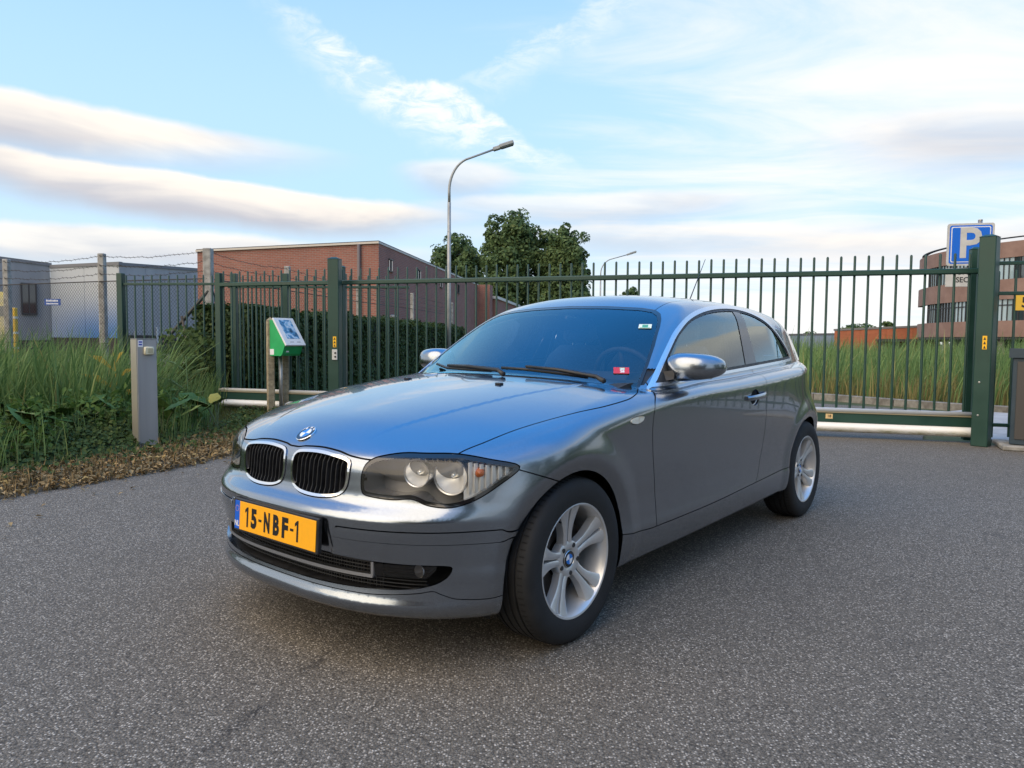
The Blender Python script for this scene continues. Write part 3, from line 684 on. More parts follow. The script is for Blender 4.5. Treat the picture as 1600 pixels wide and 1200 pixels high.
def side_bits():
    pair('repeater', BP['rep'].off(.0035).flange(.012), mat('repeater_lens', (.72, .66, .50), .12, coat=1., fn=var((.78, .74, .62), (.55, .40, .18), 45., lo=.45, hi=.75)))
    pair('handle_bowl', BP['bowl'], PAINT)
    for s in (1, -1):
        # handle bar
        mb = MB(); sec = []
        for t in np.linspace(0, 1, 9):
            x = -1.545-.265*t; e = math.sin(math.pi*min(max(t, .0), 1.))**.35; z = .842+.010*t; y = sfy(x, z)+.004+.018*e; hh = .0125+.003*t; sec.append((x, y, z, hh))
        V = []
        for x, y, z, hh in sec:
            for a in range(8): q = a*math.pi/4; V.append((x, s*(y+.009*math.cos(q)), z+hh*math.sin(q)))
        Fc = [(i*8+a, i*8+(a+1) % 8, i*8+8+(a+1) % 8, i*8+8+a) for i in range(8) for a in range(8)]+[tuple(range(7, -1, -1)), tuple(range(64, 72))]
        mb.add(V, Fc if s > 0 else [f[::-1] for f in Fc]); mb.build('door_handle', PAINT, CAR, 50)
        # door mirror
        nu, nv = 36, 20; V = []; Fc = []
        la = Vector((-.34, .940, 0)); da = Vector((.940, .34, 0)); c = Vector((-.940, .858, 1.018))
        sp = lambda v, e: math.copysign(abs(v)**e, v)
        for j in range(nv+1):
            ph = -math.pi/2+math.pi*j/nv
            for i in range(nu):
                th = 2*math.pi*i/nu; a = sp(math.cos(ph), .62)*sp(math.cos(th), .72); b = sp(math.cos(ph), .62)*sp(math.sin(th), .72); h = sp(math.sin(ph), .85)
                b = max(b, -.52); hz = .070*h*(1.-.18*a) if h > 0 else .058*h*(1.-.22*a)
                hz += .004*a
                p = c+la*(.142*a)+da*(.092*b*(1-.22*max(a, 0)**2)-.030*a*a)+Vector((0, 0, hz)); V.append((p.x, s*p.y, p.z))
        for j in range(nv):
            for i in range(nu): Fc.append((j*nu+i, j*nu+(i+1) % nu, (j+1)*nu+(i+1) % nu, (j+1)*nu+i))
        mb = MB().add(V, Fc if s < 0 else [f[::-1] for f in Fc]); mo = mb.build('door_mirror', PAINT, CAR, 40)
        MB().add([(x, s*y, z) for x, y, z in ((-.800, .745, .955), (-.945, .747, .955), (-.945, .735, 1.0), (-.820, .735, 1.0), (-.840, .800, .968), (-.945, .800, .968), (-.945, .800, 1.010), (-.850, .800, 1.010))],
                 [(0, 1, 5, 4), (1, 2, 6, 5), (2, 3, 7, 6), (3, 0, 4, 7), (4, 5, 6, 7), (3, 2, 1, 0)]).build('mirror_arm', BLACKP, mo)
        # glass set in the back of the housing
        g = MB().add([tuple(Vector((c.x, s*c.y, c.z))+Vector((la.x, s*la.y, 0))*.100*x+Vector((da.x, s*da.y, 0))*-.0495+Vector((0, 0, .052*z))) for x, z in ((-1, -.7), (-.7, -1), (.7, -1), (1, -.6), (1, .6), (.7, 1), (-.7, 1), (-1, .7))], [tuple(range(8))])
        g.build('mirror_glass', mat('mirror_silver', (.85, .87, .88), .02, 1.), mo)
    # wipers
    for pts in ([(-.60, -.50), (-.50, -.33), (-.425, -.12), (-.405, .06)], [(-.470, .07), (-.482, .20), (-.505, .36), (-.545, .52)]):
        P = [Vector((x, y, sfz(x, abs(y))+.016)) for x, y in pts]; b = MB().tube([P[0].lerp(P[1], 0.)]+P[1:], .0075, 6).build('wiper_blade', BLACKP, CAR, True)
        q = [P[1]+Vector((.012, .02, .014)), P[2]+Vector((.02, .03, .016)), P[3]+Vector((.02, .06, .006)), P[3]+Vector((.055, .12, -.010))]; MB().tube(q, .007, 6, True, .013).build('wiper_arm', BLACKP, b, True)
    # aerial
    MB().tube([(-2.62, 0, sfz(-2.62, 0)-.005), (-2.66, 0, 1.45), (-2.90, 0, 1.755)], .006, 6, True, .002).build('roof_aerial', BLACKP, CAR, True)
    # stickers behind the windscreen
    def sticker(name, cen, col, w, h, marks):
        c = Vector(cen); n = nrm(c); up = (Vector((0, 0, 1))-n*n.z).normalized(); ux = up.cross(n); M = basis(c+n*.0015, ux, up, n)
        st = MB().box((-w/2, -h/2, -.001), (w/2, h/2, 0), .0).xf(M).build(name, mat(name+'_ground', col, .5), CAR)
        for (x0, y0, x1, y1), cc in marks:
            MB().box((x0*w/2, y0*h/2, 0), (x1*w/2, y1*h/2, .0006)).xf(M).build('print', mat('print_%d_%d_%d' % tuple(int(q*99) for q in cc), cc, .5), st)
        return st, M
    st, M = sticker('red_windscreen_sticker', (-.687, .611, 1.006), (.50, .03, .05), .072, .046, [((-.2, .15, .45, .85), (.05, .35, .12))])
    for tx, dy in (('20', .008), ('28', -.010)):
        me = text_mesh(tx, .021, 1., .0008, .0003); me.transform(M @ Matrix.Translation((.004, dy, .0009))); link('digits', me, WHITE, st)
    sticker('white_windscreen_sticker', (-1.018, .548, 1.217), (.62, .72, .66), .064, .040, [((-.45, -.55, .45, .7), (.05, .33, .22)), ((-.15, -.05, .15, .45), (.62, .72, .66)), ((-.8, -.85, .8, -.68), (.05, .33, .22))])
side_bits()

def cabin():
    tub = MB().box((-3.1, -.70, .28), (-.55, .70, .33)); tub.box((-.62, -.72, .33), (-.50, .72, .88)); tub.box((-3.10, -.50, .33), (-3.04, .50, .92))
    for s in (-1, 1): tub.box((-2.9, min(s*.70, s*.74), .33), (-.6, max(s*.70, s*.74), .90))
    tub.build('cabin_floor', INTER, CAR)
    dsh = MB().prism([(-.50, .80), (-.50, .93), (-.62, .952), (-.85, .955), (-1.02, .93), (-1.08, .86), (-1.05, .62), (-.9, .55)], -.69, .69, 'y').build('dashboard', INTER, CAR, 30)
    MB().prism([(-.86, .94), (-.92, .985), (-1.02, .985), (-1.08, .93)], .20, .52, 'y').build('instrument_hood', INTER, dsh, 30)
    M = Matrix.Translation((-1.17, .36, .93)) @ Matrix.Rotation(R(-66), 4, 'Y'); a = np.linspace(0, 2*math.pi, 33)
    sw = MB().tube([(.185*math.cos(t), .185*math.sin(t), 0) for t in a], .016, 8, False).xf(M).build('steering_wheel', INTER, CAR, True)
    mb = MB().lathe([(0, .02), (.055, .012), (.07, -.02), (0, -.04)], 16)
    for t in (0, 180, 270): mb.tube([(0, 0, -.01), (.18*math.cos(R(t+90)), .18*math.sin(R(t+90)), 0)], .015, 6)
    mb.xf(M).build('wheel_hub', INTER, sw, True)
    def seat(x, y, w, rear=False):
        zb = .50 if not rear else .56
        b = MB().prism([(x+.02, zb-.06), (x+.50, zb-.02), (x+.52, zb+.06), (x+.46, zb+.10), (x, zb+.06)], y-w, y+w, 'y').build('rear_bench' if rear else 'front_seat', SEATM, CAR, 30)
        V = []; prof = [(0, .0, .85), (.03, .15, 1.), (-.01, .35, 1.), (-.08, .50, .86), (-.13, .565, .62)]
        for dx, dz, k in prof:
            for q in range(12):
                t = q*math.pi/6; V.append((x+dx-.04+.055*math.cos(t)-(.02*dz), y+w*k*(abs(math.sin(t))**.55*math.copysign(1, math.sin(t))), zb+.05+dz))
        Fc = [(i*12+j, i*12+(j+1) % 12, i*12+12+(j+1) % 12, i*12+12+j) for i in range(len(prof)-1) for j in range(12)]+[tuple(range(11, -1, -1)), tuple(range(48, 60))]
        MB().add(V, Fc).build('backrest', SEATM, b, True)
        for yy in ((y,) if not rear else (y-.33, y+.33)):
            V = []; z0 = zb+.63
            for dz, k in ((0, .7), (.03, 1.), (.11, 1.), (.155, .72)):
                for q in range(12):
                    t = q*math.pi/6; V.append((x-.165+.045*k*math.cos(t), yy+.125*k*(abs(math.sin(t))**.6*math.copysign(1, math.sin(t))), z0+dz))
            Fc = [(i*12+j, i*12+(j+1) % 12, i*12+12+(j+1) % 12, i*12+12+j) for i in range(3) for j in range(12)]+[tuple(range(11, -1, -1)), tuple(range(36, 48))]
            MB().add(V, Fc).build('headrest', SEATM, b, True)
            MB().tube([(x-.165, yy-.05, z0+.03), (x-.155, yy-.05, z0-.12)], .006, 6).tube([(x-.165, yy+.05, z0+.03), (x-.155, yy+.05, z0-.12)], .006, 6).build('headrest_post', SATIN, b)
    seat(-1.62, .36, .255); seat(-1.62, -.36, .255); seat(-2.50, 0, .62, True)
    m = MB().prism([(-.12, -.028), (.12, -.028), (.13, .0), (.11, .034), (-.11, .034), (-.13, 0)], 0, .035, 'x').xf(Matrix.Translation((-1.10, .03, 1.232)) @ Matrix.Rotation(R(8), 4, 'Y')).build('rear_view_mirror', GLOSSB, CAR, 30)
    MB().tube([(-1.07, .03, 1.26), (-1.075, .03, 1.272)], .012, 8).build('mirror_stem', BLACKP, m)
    for s in (-1, 1): MB().tube([(-1.62, s*.655, .60), (-1.80, s*.66, .95), (-1.86, s*.60, 1.24)], .012, 5).build('seat_belt', INTER, CAR)
    # underbody and wheel housings
    fl = MB().box((-3.28, -.50, .22), (.50, .50, .25)).box((-2.24, -.79, .205), (-.40, .79, .235)); fl.build('underbody', DARK, CAR)
    for cx in (AX, XR):
        for s in (-1, 1):
            V = []; n = 21; pts = [(AR+.012, -.14)]+[((AR+.012)*math.cos(t), (AR+.012)*math.sin(t)) for t in np.linspace(0, math.pi, n-2)]+[(-AR-.012, -.14)]
            for yy in (.46, .735 if cx == AX else .80):
                for a, b in pts: V.append((cx+a, s*yy, AZ+b))
            Fc = [(i, i+1, n+i+1, n+i) for i in range(n-1)]+[tuple(range(n))]
            MB().add(V, Fc).build('wheel_housing', DARK, CAR, 60)
cabin()

def make_wheel(steer=0.):
    """alloy wheel about the local y axis, outside at +y"""
    n = 72
    rim = MB().lathe([(.2085, .080), (.2185, .0905), (.2195, .0945), (.2165, .0965), (.2095, .0945), (.2035, .084), (.1965, .060), (.1915, .02), (.190, -.06), (.205, -.085), (.2185, -.09)], n, 'y')
    rim.lathe([(.0, .052), (.030, .0535), (.034, .056), (.040, .060), (.060, .062), (.070, .056), (.074, .045), (.070, .02), (.0, .02)], 48, 'y')
    for i in range(5):
        for sg in (-1, 1):
            secs = []
            for r, off, wt, wb, yt in ((.055, .0160, .0115, .0150, .060), (.080, .0145, .0110, .0140, .0625), (.105, .0150, .0115, .0145, .066), (.135, .0190, .0145, .0180, .071), (.165, .0265, .0200, .0235, .077), (.188, .0330, .0255, .0285, .083), (.204, .0375, .0295, .0320, .0890)):
                secs.append((r, sg*off, wt, wb, yt))
            a = R(72*i); c, s = math.cos(a), math.sin(a); V = []
            for r, off, wt, wb, yt in secs:
                for t, y in ((off-wb, yt-.034), (off-wt-.001, yt-.004), (off-wt*.55, yt), (off+wt*.55, yt), (off+wt+.001, yt-.004), (off+wb, yt-.034)):
                    V.append((r*s+t*c, y, r*c-t*s))
            m = len(secs); Fc = [(k*6+j, k*6+j+1, k*6+7+j, k*6+6+j) for k in range(m-1) for j in range(5)]+[(k*6+5, k*6, k*6+6, k*6+11) for k in range(m-1)]
            rim.add(V, Fc)
        # raised land where the pair meets the rim
    w = rim.build('wheel', ALLOY, CAR, 38)
    hb = .1025; pr = [(.2085, -.086), (.216, -.0955), (.235, -.1005), (.262, -.1030), (.288, -.1000), (.303, -.0915), (.3105, -.0800), (.3135, -.066)]
    for y in (-.052, -.018, .018, .052): pr += [(.3155, y-.0055), (.3085, y-.0045), (.3085, y+.0045), (.3155, y+.0055)]
    pr += [(r, -y) for r, y in pr[7::-1]]
    MB().lathe(pr, 96, 'y').build('tyre', RUBBER, w, 35)
    # sipes on the shoulders
    mb = MB()
    for k in range(80):
        q = 2*math.pi*k/80; c, s = math.cos(q), math.sin(q)
        for sg in (-1, 1):
            V = [((r)*s+t*c, y, (r)*c-t*s) for r, y in ((.3115, sg*.080), (.3148, sg*.060)) for t in (-.0016, .0016)]; V += [(v[0]*1.004, v[1]+sg*.002, v[2]*1.004) for v in V]
            mb.add(V, [(4, 5, 7, 6), (0, 1, 5, 4), (2, 3, 7, 6), (0, 2, 6, 4), (1, 3, 7, 5)])
    mb.build('tread_block_edges', DARK, w)
    MB().lathe([(.075, -.012), (.148, -.012), (.150, .0), (.148, .010), (.075, .010)], 48, 'y').build('brake_disc', BRAKE, w, 40)
    MB().lathe([(.0, -.03), (.17, -.03), (.185, -.05)], 40, 'y').build('dust_shield', DARK, w)
    for k in range(5):
        q = R(72*k+36); MB().lathe([(.0, .063), (.0085, .0635), (.0092, .0625), (.0092, .05)], 12, 'y', (.055*math.sin(q), 0, .055*math.cos(q))).build('bolt_hole_disc', mat('recess_shade', (.02, .02, .02), .5), w)  # dark discs on the hub, shade of the bolt holes put into their colour
    emb = basis((0, .0565, 0), (1, 0, 0), (0, 0, 1), (0, 1, 0))
    r = .033; fl = Matrix.Scale(-1, 4, (1, 0, 0))
    MB().lathe([(0, .0), (r, .0), (r, .003), (r*.94, .004), (0, .004)], 36).xf(emb).build('hub_cap', GLOSSB, w, 40)
    for q in range(4):
        pts = [(0, 0)]+[(r*.60*math.cos(t), r*.60*math.sin(t)) for t in np.linspace(q*math.pi/2, (q+1)*math.pi/2, 8)]
        MB().prism(pts, .0040, .0048).xf(emb).build('quadrant', (WHITE, BLUE)[q % 2], w)
    MB().lathe([(r*.92, .003), (r*.95, .0048), (r, .003)], 36).xf(emb).build('cap_ring', SATIN, w)
    MB().tube([(.185*math.sin(.35), .055, .185*math.cos(.35)), (.180*math.sin(.35), .082, .180*math.cos(.35))], .004, 6).build('valve', BLACKP, w)
    return w
W0 = make_wheel()
for k, (x, y, rot, sp) in enumerate(((0, .7455, 0, 8), (XR, .7495, 0, 28), (0, -.7455, 180, 50), (XR, -.7495, 180, 15))):
    w = W0 if k == 0 else copy_tree(W0, CAR)
    w.parent = CAR; w.location = (x, y, .3155); w.rotation_euler = (Matrix.Rotation(R(rot-(.5 if x == 0 else 0)), 4, 'Z') @ Matrix.Rotation(R(sp), 4, 'Y')).to_euler()
# ================================================================== ground
def _asphalt(N, b):
    tc = N.add('TexCoord').outputs['Object']
    big = N.noise(tc, .35, 5, .6); mid = N.noise(tc, 2.2, 5, .65); fine = N.noise(tc, 260., 2, .6)
    vo = N.add('TexVoronoi', {'Vector': tc, 'Scale': 130., 'Randomness': 1.}); cell = vo.outputs['Color']; dist = vo.outputs['Distance']
    cv = N.add('SeparateColor', {0: cell}).outputs
    vo2 = N.add('TexVoronoi', {'Vector': tc, 'Scale': 300.}); cv2 = N.add('SeparateColor', {0: vo2.outputs['Color']}).outputs
    base = N.mix(N.mr(cv2[0], .0, 1.), (.070, .060, .046), (.185, .160, .126))
    chip = N.m('MULTIPLY', N.mr(cv[0], .55, .80), N.mr(dist, .55, .30)); c = N.mix(chip, base, N.mix(cv[1], (.24, .208, .165), (.58, .52, .435)))
    c = N.mix(N.mr(dist, .60, .85, 0., .7), c, (.028, .024, .019))
    c = N.mix(N.mr(big, .35, .7, 0., .30), c, (.098, .081, .059)); c = N.mix(N.mr(mid, .55, .8, 0., .35), c, (.056, .048, .038))
    # worn joint across the lane
    sp = N.add('SeparateXYZ', {0: tc}).outputs
    u = N.m('SUBTRACT', N.m('ADD', sp[0], N.m('MULTIPLY', N.m('SUBTRACT', mid, .5), .10)), N.m('ADD', N.m('MULTIPLY', sp[1], .30), -1.44))
    j = N.m('MULTIPLY', N.mr(N.m('ABSOLUTE', u), .05, .0), N.mr(N.noise(tc, 3.5, 5, .7), .36, .60)); j = N.m('MULTIPLY', j, N.mr(sp[1], 3.0, 2.6)); c = N.mix(N.m('MULTIPLY', N.m('MULTIPLY', j, N.mr(N.noise(tc, 60., 3, .7), .38, .62)), .85), c, (.018, .016, .014))
    st = N.mr(N.noise(tc, 1.1, 4, .6, .3), .62, .75, 0., .5); c = N.mix(N.m('MULTIPLY', st, N.mr(N.noise(tc, 40., 3, .6), .4, .6)), c, (.020, .020, .020))
    N.l.new(c, b.inputs['Base Color']); b.inputs['Roughness'].default_value = .82; b.inputs['Specular IOR Level'].default_value = .35
    h = N.m('ADD', N.m('MULTIPLY', N.m('SUBTRACT', 1., dist), .6), N.m('MULTIPLY', fine, .4)); bp = N.add('Bump', {'Height': h, 'Strength': .65, 'Distance': .006}); N.l.new(bp.outputs[0], b.inputs['Normal'])
ASPH = mat('weathered_asphalt', fn=_asphalt)
EARTH = mat('earth', (.045, .038, .026), .95, fn=var((.035, .030, .019), (.075, .062, .040), 3., bump=(30., .6, .03)))
LAWN = mat('meadow', (.05, .07, .02), .95, fn=var((.035, .055, .014), (.10, .095, .035), .8, bump=(12., .6, .05)))
def sheet(name, pts, z, m, **kw): return link(name, raw([(x, y, z) for x, y in pts], [tuple(range(len(pts)))]), m, kind='structure', **kw)
sheet('terrain', [(-1500, -1500), (1500, -1500), (1500, 1800), (-1500, 1800)], -.03, LAWN)
edge = [(-4.6, 2.2), (-3.95, 3.9), (-3.60, 5.05), (-3.25, 5.72), (-2.96, 6.30), (-2.72, 7.0), (-2.62, 7.6), (-2.62, 8.6), (-2.75, 9.6), (-3.0, 10.6), (-3.1, 11.2)]
sheet('driveway', [(-14, -12), (16, -12), (16, 6.1), (9.2, 7.6), (5.55, 7.95), (5.4, 8.5)]+[(4.9, 8.7), (7.2, 12.6), (5.6, 14.0), (3.0, 16.5), (-.6, 21.), (-4.5, 28), (-6, 28), (-3.2, 18), (-2.2, 12.)]+edge[::-1]+[(-8, -2)], .0, ASPH)
_rp = np.array(edge)

# ================================================================== foliage tools
def leafmat(name, c0, c1, c2=None, trans=.25, rough=.55):
    def fn(N, b):
        r = N.add('NewGeometry').outputs['Random Per Island']
        st = [(0., c0), (.6, c1)]+([(.94, c1), (1., c2)] if c2 else [(1., c1)])
        N.l.new(N.ramp(r, st), b.inputs['Base Color']); b.inputs['Roughness'].default_value = rough; b.inputs['Specular IOR Level'].default_value = .18
        t = N.add('BsdfTranslucent'); N.l.new(N.ramp(r, st), t.inputs[0]); o = [n for n in N.n if n.type == 'OUTPUT_MATERIAL'][0]
        mx = N.add('MixShader', {0: trans, 1: b.outputs[0], 2: t.outputs[0]}); N.l.new(mx.outputs[0], o.inputs[0])
    return mat(name, c1, rough, fn=fn)
G_REED = leafmat('reed_leaf', (.085, .160, .046), (.180, .270, .095), (.36, .32, .12))
G_DRYREED = leafmat('dry_reed', (.16, .15, .055), (.30, .26, .10), (.40, .33, .15))
G_TREE = leafmat('tree_leaf', (.062, .105, .045), (.135, .20, .078), (.20, .24, .09), .35)
G_HEDGE = leafmat('hedge_leaf', (.024, .048, .015), (.058, .092, .028), (.11, .14, .045), .25, .55)
G_IVY = leafmat('ivy_leaf', (.026, .048, .012), (.060, .095, .025), (.13, .15, .042), .25, .7)
G_BUTT = leafmat('broad_leaf', (.045, .095, .020), (.085, .150, .032), (.17, .19, .04), .3, .6)
G_LITTER = leafmat('leaf_litter', (.13, .088, .042), (.32, .23, .115), (.55, .40, .16), .1, .8)
G_GRASS = leafmat('short_grass', (.060, .085, .022), (.13, .145, .045), (.28, .24, .10), .25)
BARK = mat('bark', (.06, .05, .04), .9, fn=var((.035, .03, .024), (.09, .075, .06), 9., bump=(30., .8, .02)))
def mesh_np(V, Fq, m, name, parent=None, **kw):
    """mesh from arrays; Fq rows are tris or quads"""
    me = bpy.data.meshes.new('f'); k = Fq.shape[1]
    me.vertices.add(len(V)); me.vertices.foreach_set('co', np.asarray(V, np.float32).ravel()); me.loops.add(Fq.size); me.loops.foreach_set('vertex_index', Fq.astype(np.int32).ravel())
    me.polygons.add(len(Fq)); me.polygons.foreach_set('loop_start', np.arange(0, Fq.size, k, dtype=np.int32)); me.polygons.foreach_set('loop_total', np.full(len(Fq), k, np.int32)); me.update()
    return link(name, me, m, parent, **kw)
def blades(P, h, w, lean, rng, curl=.5, seg=3):
    """bent grass blades rooted at P (n,3): arrays of vertices and quads"""
    n = len(P); az = rng.uniform(0, 2*np.pi, n); d = np.stack([np.cos(az), np.sin(az)], 1)*rng.uniform(.1, .55, (n, 1))+np.array(lean); V = np.zeros((n, (seg+1)*2, 3))
    sd = rng.uniform(0, 2*np.pi, n); side = np.stack([np.cos(sd), np.sin(sd), np.zeros(n)], 1)
    for k in range(seg+1):
        t = k/seg; out = d*h[:, None]*(t**(1+curl))*.6; z = h*(t-.22*t*t*np.linalg.norm(d, axis=1))
        c = P+np.concatenate([out, z[:, None]], 1); ww = (w*(1-t)**.6*(.55+.45*min(1, 4*t+.3)))[:, None] if k < seg else (w*.06)[:, None]
        V[:, 2*k] = c-side*ww; V[:, 2*k+1] = c+side*ww
    b = (np.arange(n)*(seg+1)*2)[:, None]; Q = np.concatenate([b+np.array([2*k, 2*k+1, 2*k+3, 2*k+2]) for k in range(seg)])
    return V.reshape(-1, 3), Q
def leaves(P, Nrm, size, rng, asp=.55, fold=.25, droop=0.):
    """one folded leaf (two quads sharing a midrib) at each point"""
    n = len(P); Nrm = Nrm+rng.normal(0, .55, (n, 3)); Nrm[:, 2] += .25; Nrm /= np.linalg.norm(Nrm, axis=1, keepdims=True)
    t = rng.normal(0, 1, (n, 3)); t[:, 2] -= droop; t -= Nrm*(t*Nrm).sum(1, keepdims=True); t /= np.linalg.norm(t, axis=1, keepdims=True); s = np.cross(Nrm, t); L = (size*rng.uniform(.65, 1.3, n))[:, None]
    a = P-t*L*.5; b = P+t*L*.5; m = P-Nrm*L*0; w = L*asp*.5; up = Nrm*L*fold*.5
    V = np.stack([a, m+s*w+up-t*L*.05, b, m-s*w+up-t*L*.05], 1).reshape(-1, 3); i = (np.arange(n)*4)[:, None]
    return V, np.concatenate([i+np.array([0, 1, 2]), i+np.array([0, 2, 3])])
def poly_pts(poly, n, rng):
    P = np.array(poly); lo, hi = P.min(0), P.max(0); out = np.zeros((0, 2))
    while len(out) < n:
        q = rng.uniform(lo, hi, (n*2, 2)); out = np.concatenate([out, q[psd(q[:, 0], q[:, 1], P) < 0]])
    return out[:n]

# ================================================================== sliding gate
GREEN = mat('dark_green_powder_coat', (.010, .048, .034), .42, fn=var((.008, .040, .028), (.015, .058, .042), 1.3, rvar=(.36, .55)))
GALV = mat('galvanised_steel', (.42, .42, .40), .45, .7, fn=var((.34, .34, .33), (.50, .50, .48), 5., rvar=(.35, .55)))
def _roll(N, b):
    tc = N.add('TexCoord').outputs['Object']; sp = N.add('SeparateXYZ', {0: tc}).outputs
    alg = N.m('MULTIPLY', N.mr(N.noise(N.add('Mapping', {'Vector': tc, 'Scale': (2., 8., 8.)}).outputs[0], 3., 6, .7), .40, .70), N.mr(sp[2], .15, .08)); c = N.mix(alg, (.80, .79, .75), (.30, .30, .14))
    c = N.mix(N.mr(N.noise(tc, 14., 5, .7), .58, .78, 0., .5), c, (.42, .42, .38)); N.l.new(c, b.inputs['Base Color'])
WHITEP = mat('weathered_white_paint', (.8, .8, .78), .45, fn=_roll)
G0 = Vector((5.36, 8.46, 0)); G1 = Vector((-4.62, 11.62, 0)); GU = (G1-G0).normalized(); GL = (G1-G0).length; GA = math.atan2(GU.y, GU.x)
def bar_mesh(z0, z1, r, sq=False):
    n = 8; mb = MB(); prof = [(r, z0), (r, z1-r*1.1), (r*.72, z1-r*.35), (0.001, z1)]; mb.lathe(prof, n); return raw(mb.V, mb.F, 60)
def gate():
    g = empty('sliding_gate', G0, GA, 'long dark green sliding gate of upright bars on a white bottom roll', 'gate')
    me = bar_mesh(.34, 2.185, .0145); me.materials.append(GREEN)
    n = int(GL/.151)
    for i in range(n):
        o = bpy.data.objects.new('bar', me); COL.objects.link(o); o.parent = g; o.location = (.12+.151*i, 0, RNG.uniform(-.006, .006))
    # local +y points away from the camera side or towards it: the face seen is local -y after the turn
    s = 1 if Vector((-GU.y, GU.x, 0)).y < 0 else -1
    MB().box((.0, -.032+s*.02, 1.945), (GL, .032+s*.02, 2.010), .012).build('top_rail', GREEN, g, 40)
    MB().box((.0, -.055, .185), (GL, .055, .305), .004).build('bottom_beam', GREEN, g)
    MB().tube([(0, s*.030, .332), (GL, s*.030, .332)], .027, 10).build('edge_strip', mat('pale_edge_strip', (.66, .66, .64), .4, .25), g, True)
    MB().box((.0, s*.045-.022, .300), (GL, s*.045+.022, .309)).build('gap_line', mat('tan_gap_line', (.30, .26, .16), .7), g)  # tan strip drawing the line of the gap above the beam
    prof = [(s*(.020+.085*math.cos(t)), .125+.060*math.sin(t)) for t in np.linspace(-math.pi/2, math.pi/2, 11)]+[(-s*.045, .185), (-s*.045, .065)]
    MB().prism(prof if s < 0 else prof[::-1], 0, GL, 'x').build('running_roll', WHITEP, g, 40)
    for x, w in ((-.02, .055), (GL, .05)): MB().box((x-w, -.05, .19), (x+w, .05, 2.24 if x < 1 else 2.16), .006).build('end_post', GREEN, g)
    # little label on the beam
    pl = MB().box((1.52, s*.055-.003, .225), (1.60, s*.055+.003, .285), .002).build('type_plate', mat('tan_label', (.70, .50, .24), .5), g)
    me = text_mesh('18', .045, 1., .001, .0006)
    uy = Vector((0, 0, 1)); uz = Vector((0, s, 0)); ux = uy.cross(uz); me.transform(basis((1.56, s*.0588, .255), ux, uy, uz)); link('digits', me, BLACKP, pl)
    return g
GATE = gate()
def post(name, label, loc, w, d, h, rz, m=GREEN, cap=True):
    p = empty(name, loc, rz, label, 'post'); MB().box((-w/2, -d/2, 0), (w/2, d/2, h), .008).build('shaft', m, p)
    if cap: MB().add([(-w/2-.006, -d/2-.006, h-.004), (w/2+.006, -d/2-.006, h-.004), (w/2+.006, d/2+.006, h-.004), (-w/2-.006, d/2+.006, h-.004), (-w*.2, -d*.2, h+.022), (w*.2, -d*.2, h+.022), (w*.2, d*.2, h+.022), (-w*.2, d*.2, h+.022)],
                     [(0, 1, 5, 4), (1, 2, 6, 5), (2, 3, 7, 6), (3, 0, 4, 7), (4, 5, 6, 7), (3, 2, 1, 0)]).build('cap', m, p)
    return p
YLAB = mat('yellow_label', (.85, .47, .01), .5)
def warn_label(p, x, y, z, w, h):
    l = MB().box((x-w/2, y-.003, z-h/2), (x+w/2, y+.001, z+h/2), .0015).build('warning_label', YLAB, p)
    for dz in (.30, -.02, -.34): MB().prism([(x-w*.30, z+h*dz-h*.10), (x+w*.30, z+h*dz-h*.10), (x, z+h*dz+h*.13)], y-.0048, y-.003, 'y').build('pictogram', BLACKP, l)
PR = post('gate_post', 'thick green square gate post by the parking sign at the gate end', (5.275, 8.20, 0), .165, .165, 2.33, GA)
warn_label(PR, .015, -.083, 1.16, .045, .15)
PR.rotation_euler.z = R(-47)
for z in (.42, .05): MB().lathe([(.012, 0), (.010, -.006), (0, -.008)], 8, 'y', (-.02, -.083, z+.3)).build('bolt', GALV, PR)
p2 = post('gate_post', 'slim green post behind the thick gate post, catching the closed gate', (5.44, 8.72, 0), .10, .12, 2.26, GA)
PM = post('gate_guide_post', 'green guide post with a yellow label and white switch, mid gate', (*at(524, 600, 10.72).xy, 0), .165, .16, 2.30, R(-6))
warn_label(PM, .022, -.081, 1.10, .05, .155)
sw = MB().box((-.035+.022, -.10, .84), (.062+.022-.02, -.08, .99), .004).build('key_switch', mat('switch_grey', (.55, .55, .52), .5), PM)
for z in (.94, .885): MB().lathe([(.016, 0), (.014, -.006), (0, -.006)], 12, 'y', (.036, -.10, z)).build('button', BLACKP, sw)
post('gate_guide_post', 'thin green post set just behind the mid gate guide post', (*at(536, 600, 11.30).xy, 0), .07, .08, 2.24, GA)

# fixed bar fences left and right of the gate
def bar_fence(name, label, p0, p1, z0, z1, rails, posts, sp=.151, r=.0145, start=.1):
    p0, p1 = Vector((*p0, 0)), Vector((*p1, 0)); d = p1-p0; L = d.length; f = empty(name, p0, math.atan2(d.y, d.x), label, 'fence')
    me = bar_mesh(z0, z1, r); me.materials.append(GREEN)
    for i in range(int((L-start)/sp)):
        o = bpy.data.objects.new('bar', me); COL.objects.link(o); o.parent = f; o.location = (start+sp*i, 0, RNG.uniform(-.006, .006))
    for z in rails: MB().box((0, -.024, z-.020), (L, .024, z+.020), .005).build('rail', GREEN, f)
    for x in posts: MB().box((x-.05, -.05, 0), (x+.05, .05, z1+.03), .006).build('post', GREEN, f)
    return f
a0 = at(190, 500, 12.35); a1 = at(352, 500, 12.15); a2 = at(640, 500, 12.0)
bar_fence('bar_fence', 'short green bar fence between the tall reeds and the ivy', a0.xy, a1.xy, .10, 2.18, (2.03, .16), (.0,))
bar_fence('bar_fence', 'green bar fence standing behind the tail of the sliding gate', (a1.x+.02, a1.y+.1), (a2.x, a2.y), .10, 2.18, (1.99, .16), (.10, .98, 1.95))
b0 = Vector((5.42, 8.42, 0)); b1 = Vector((10.4, 6.9, 0))
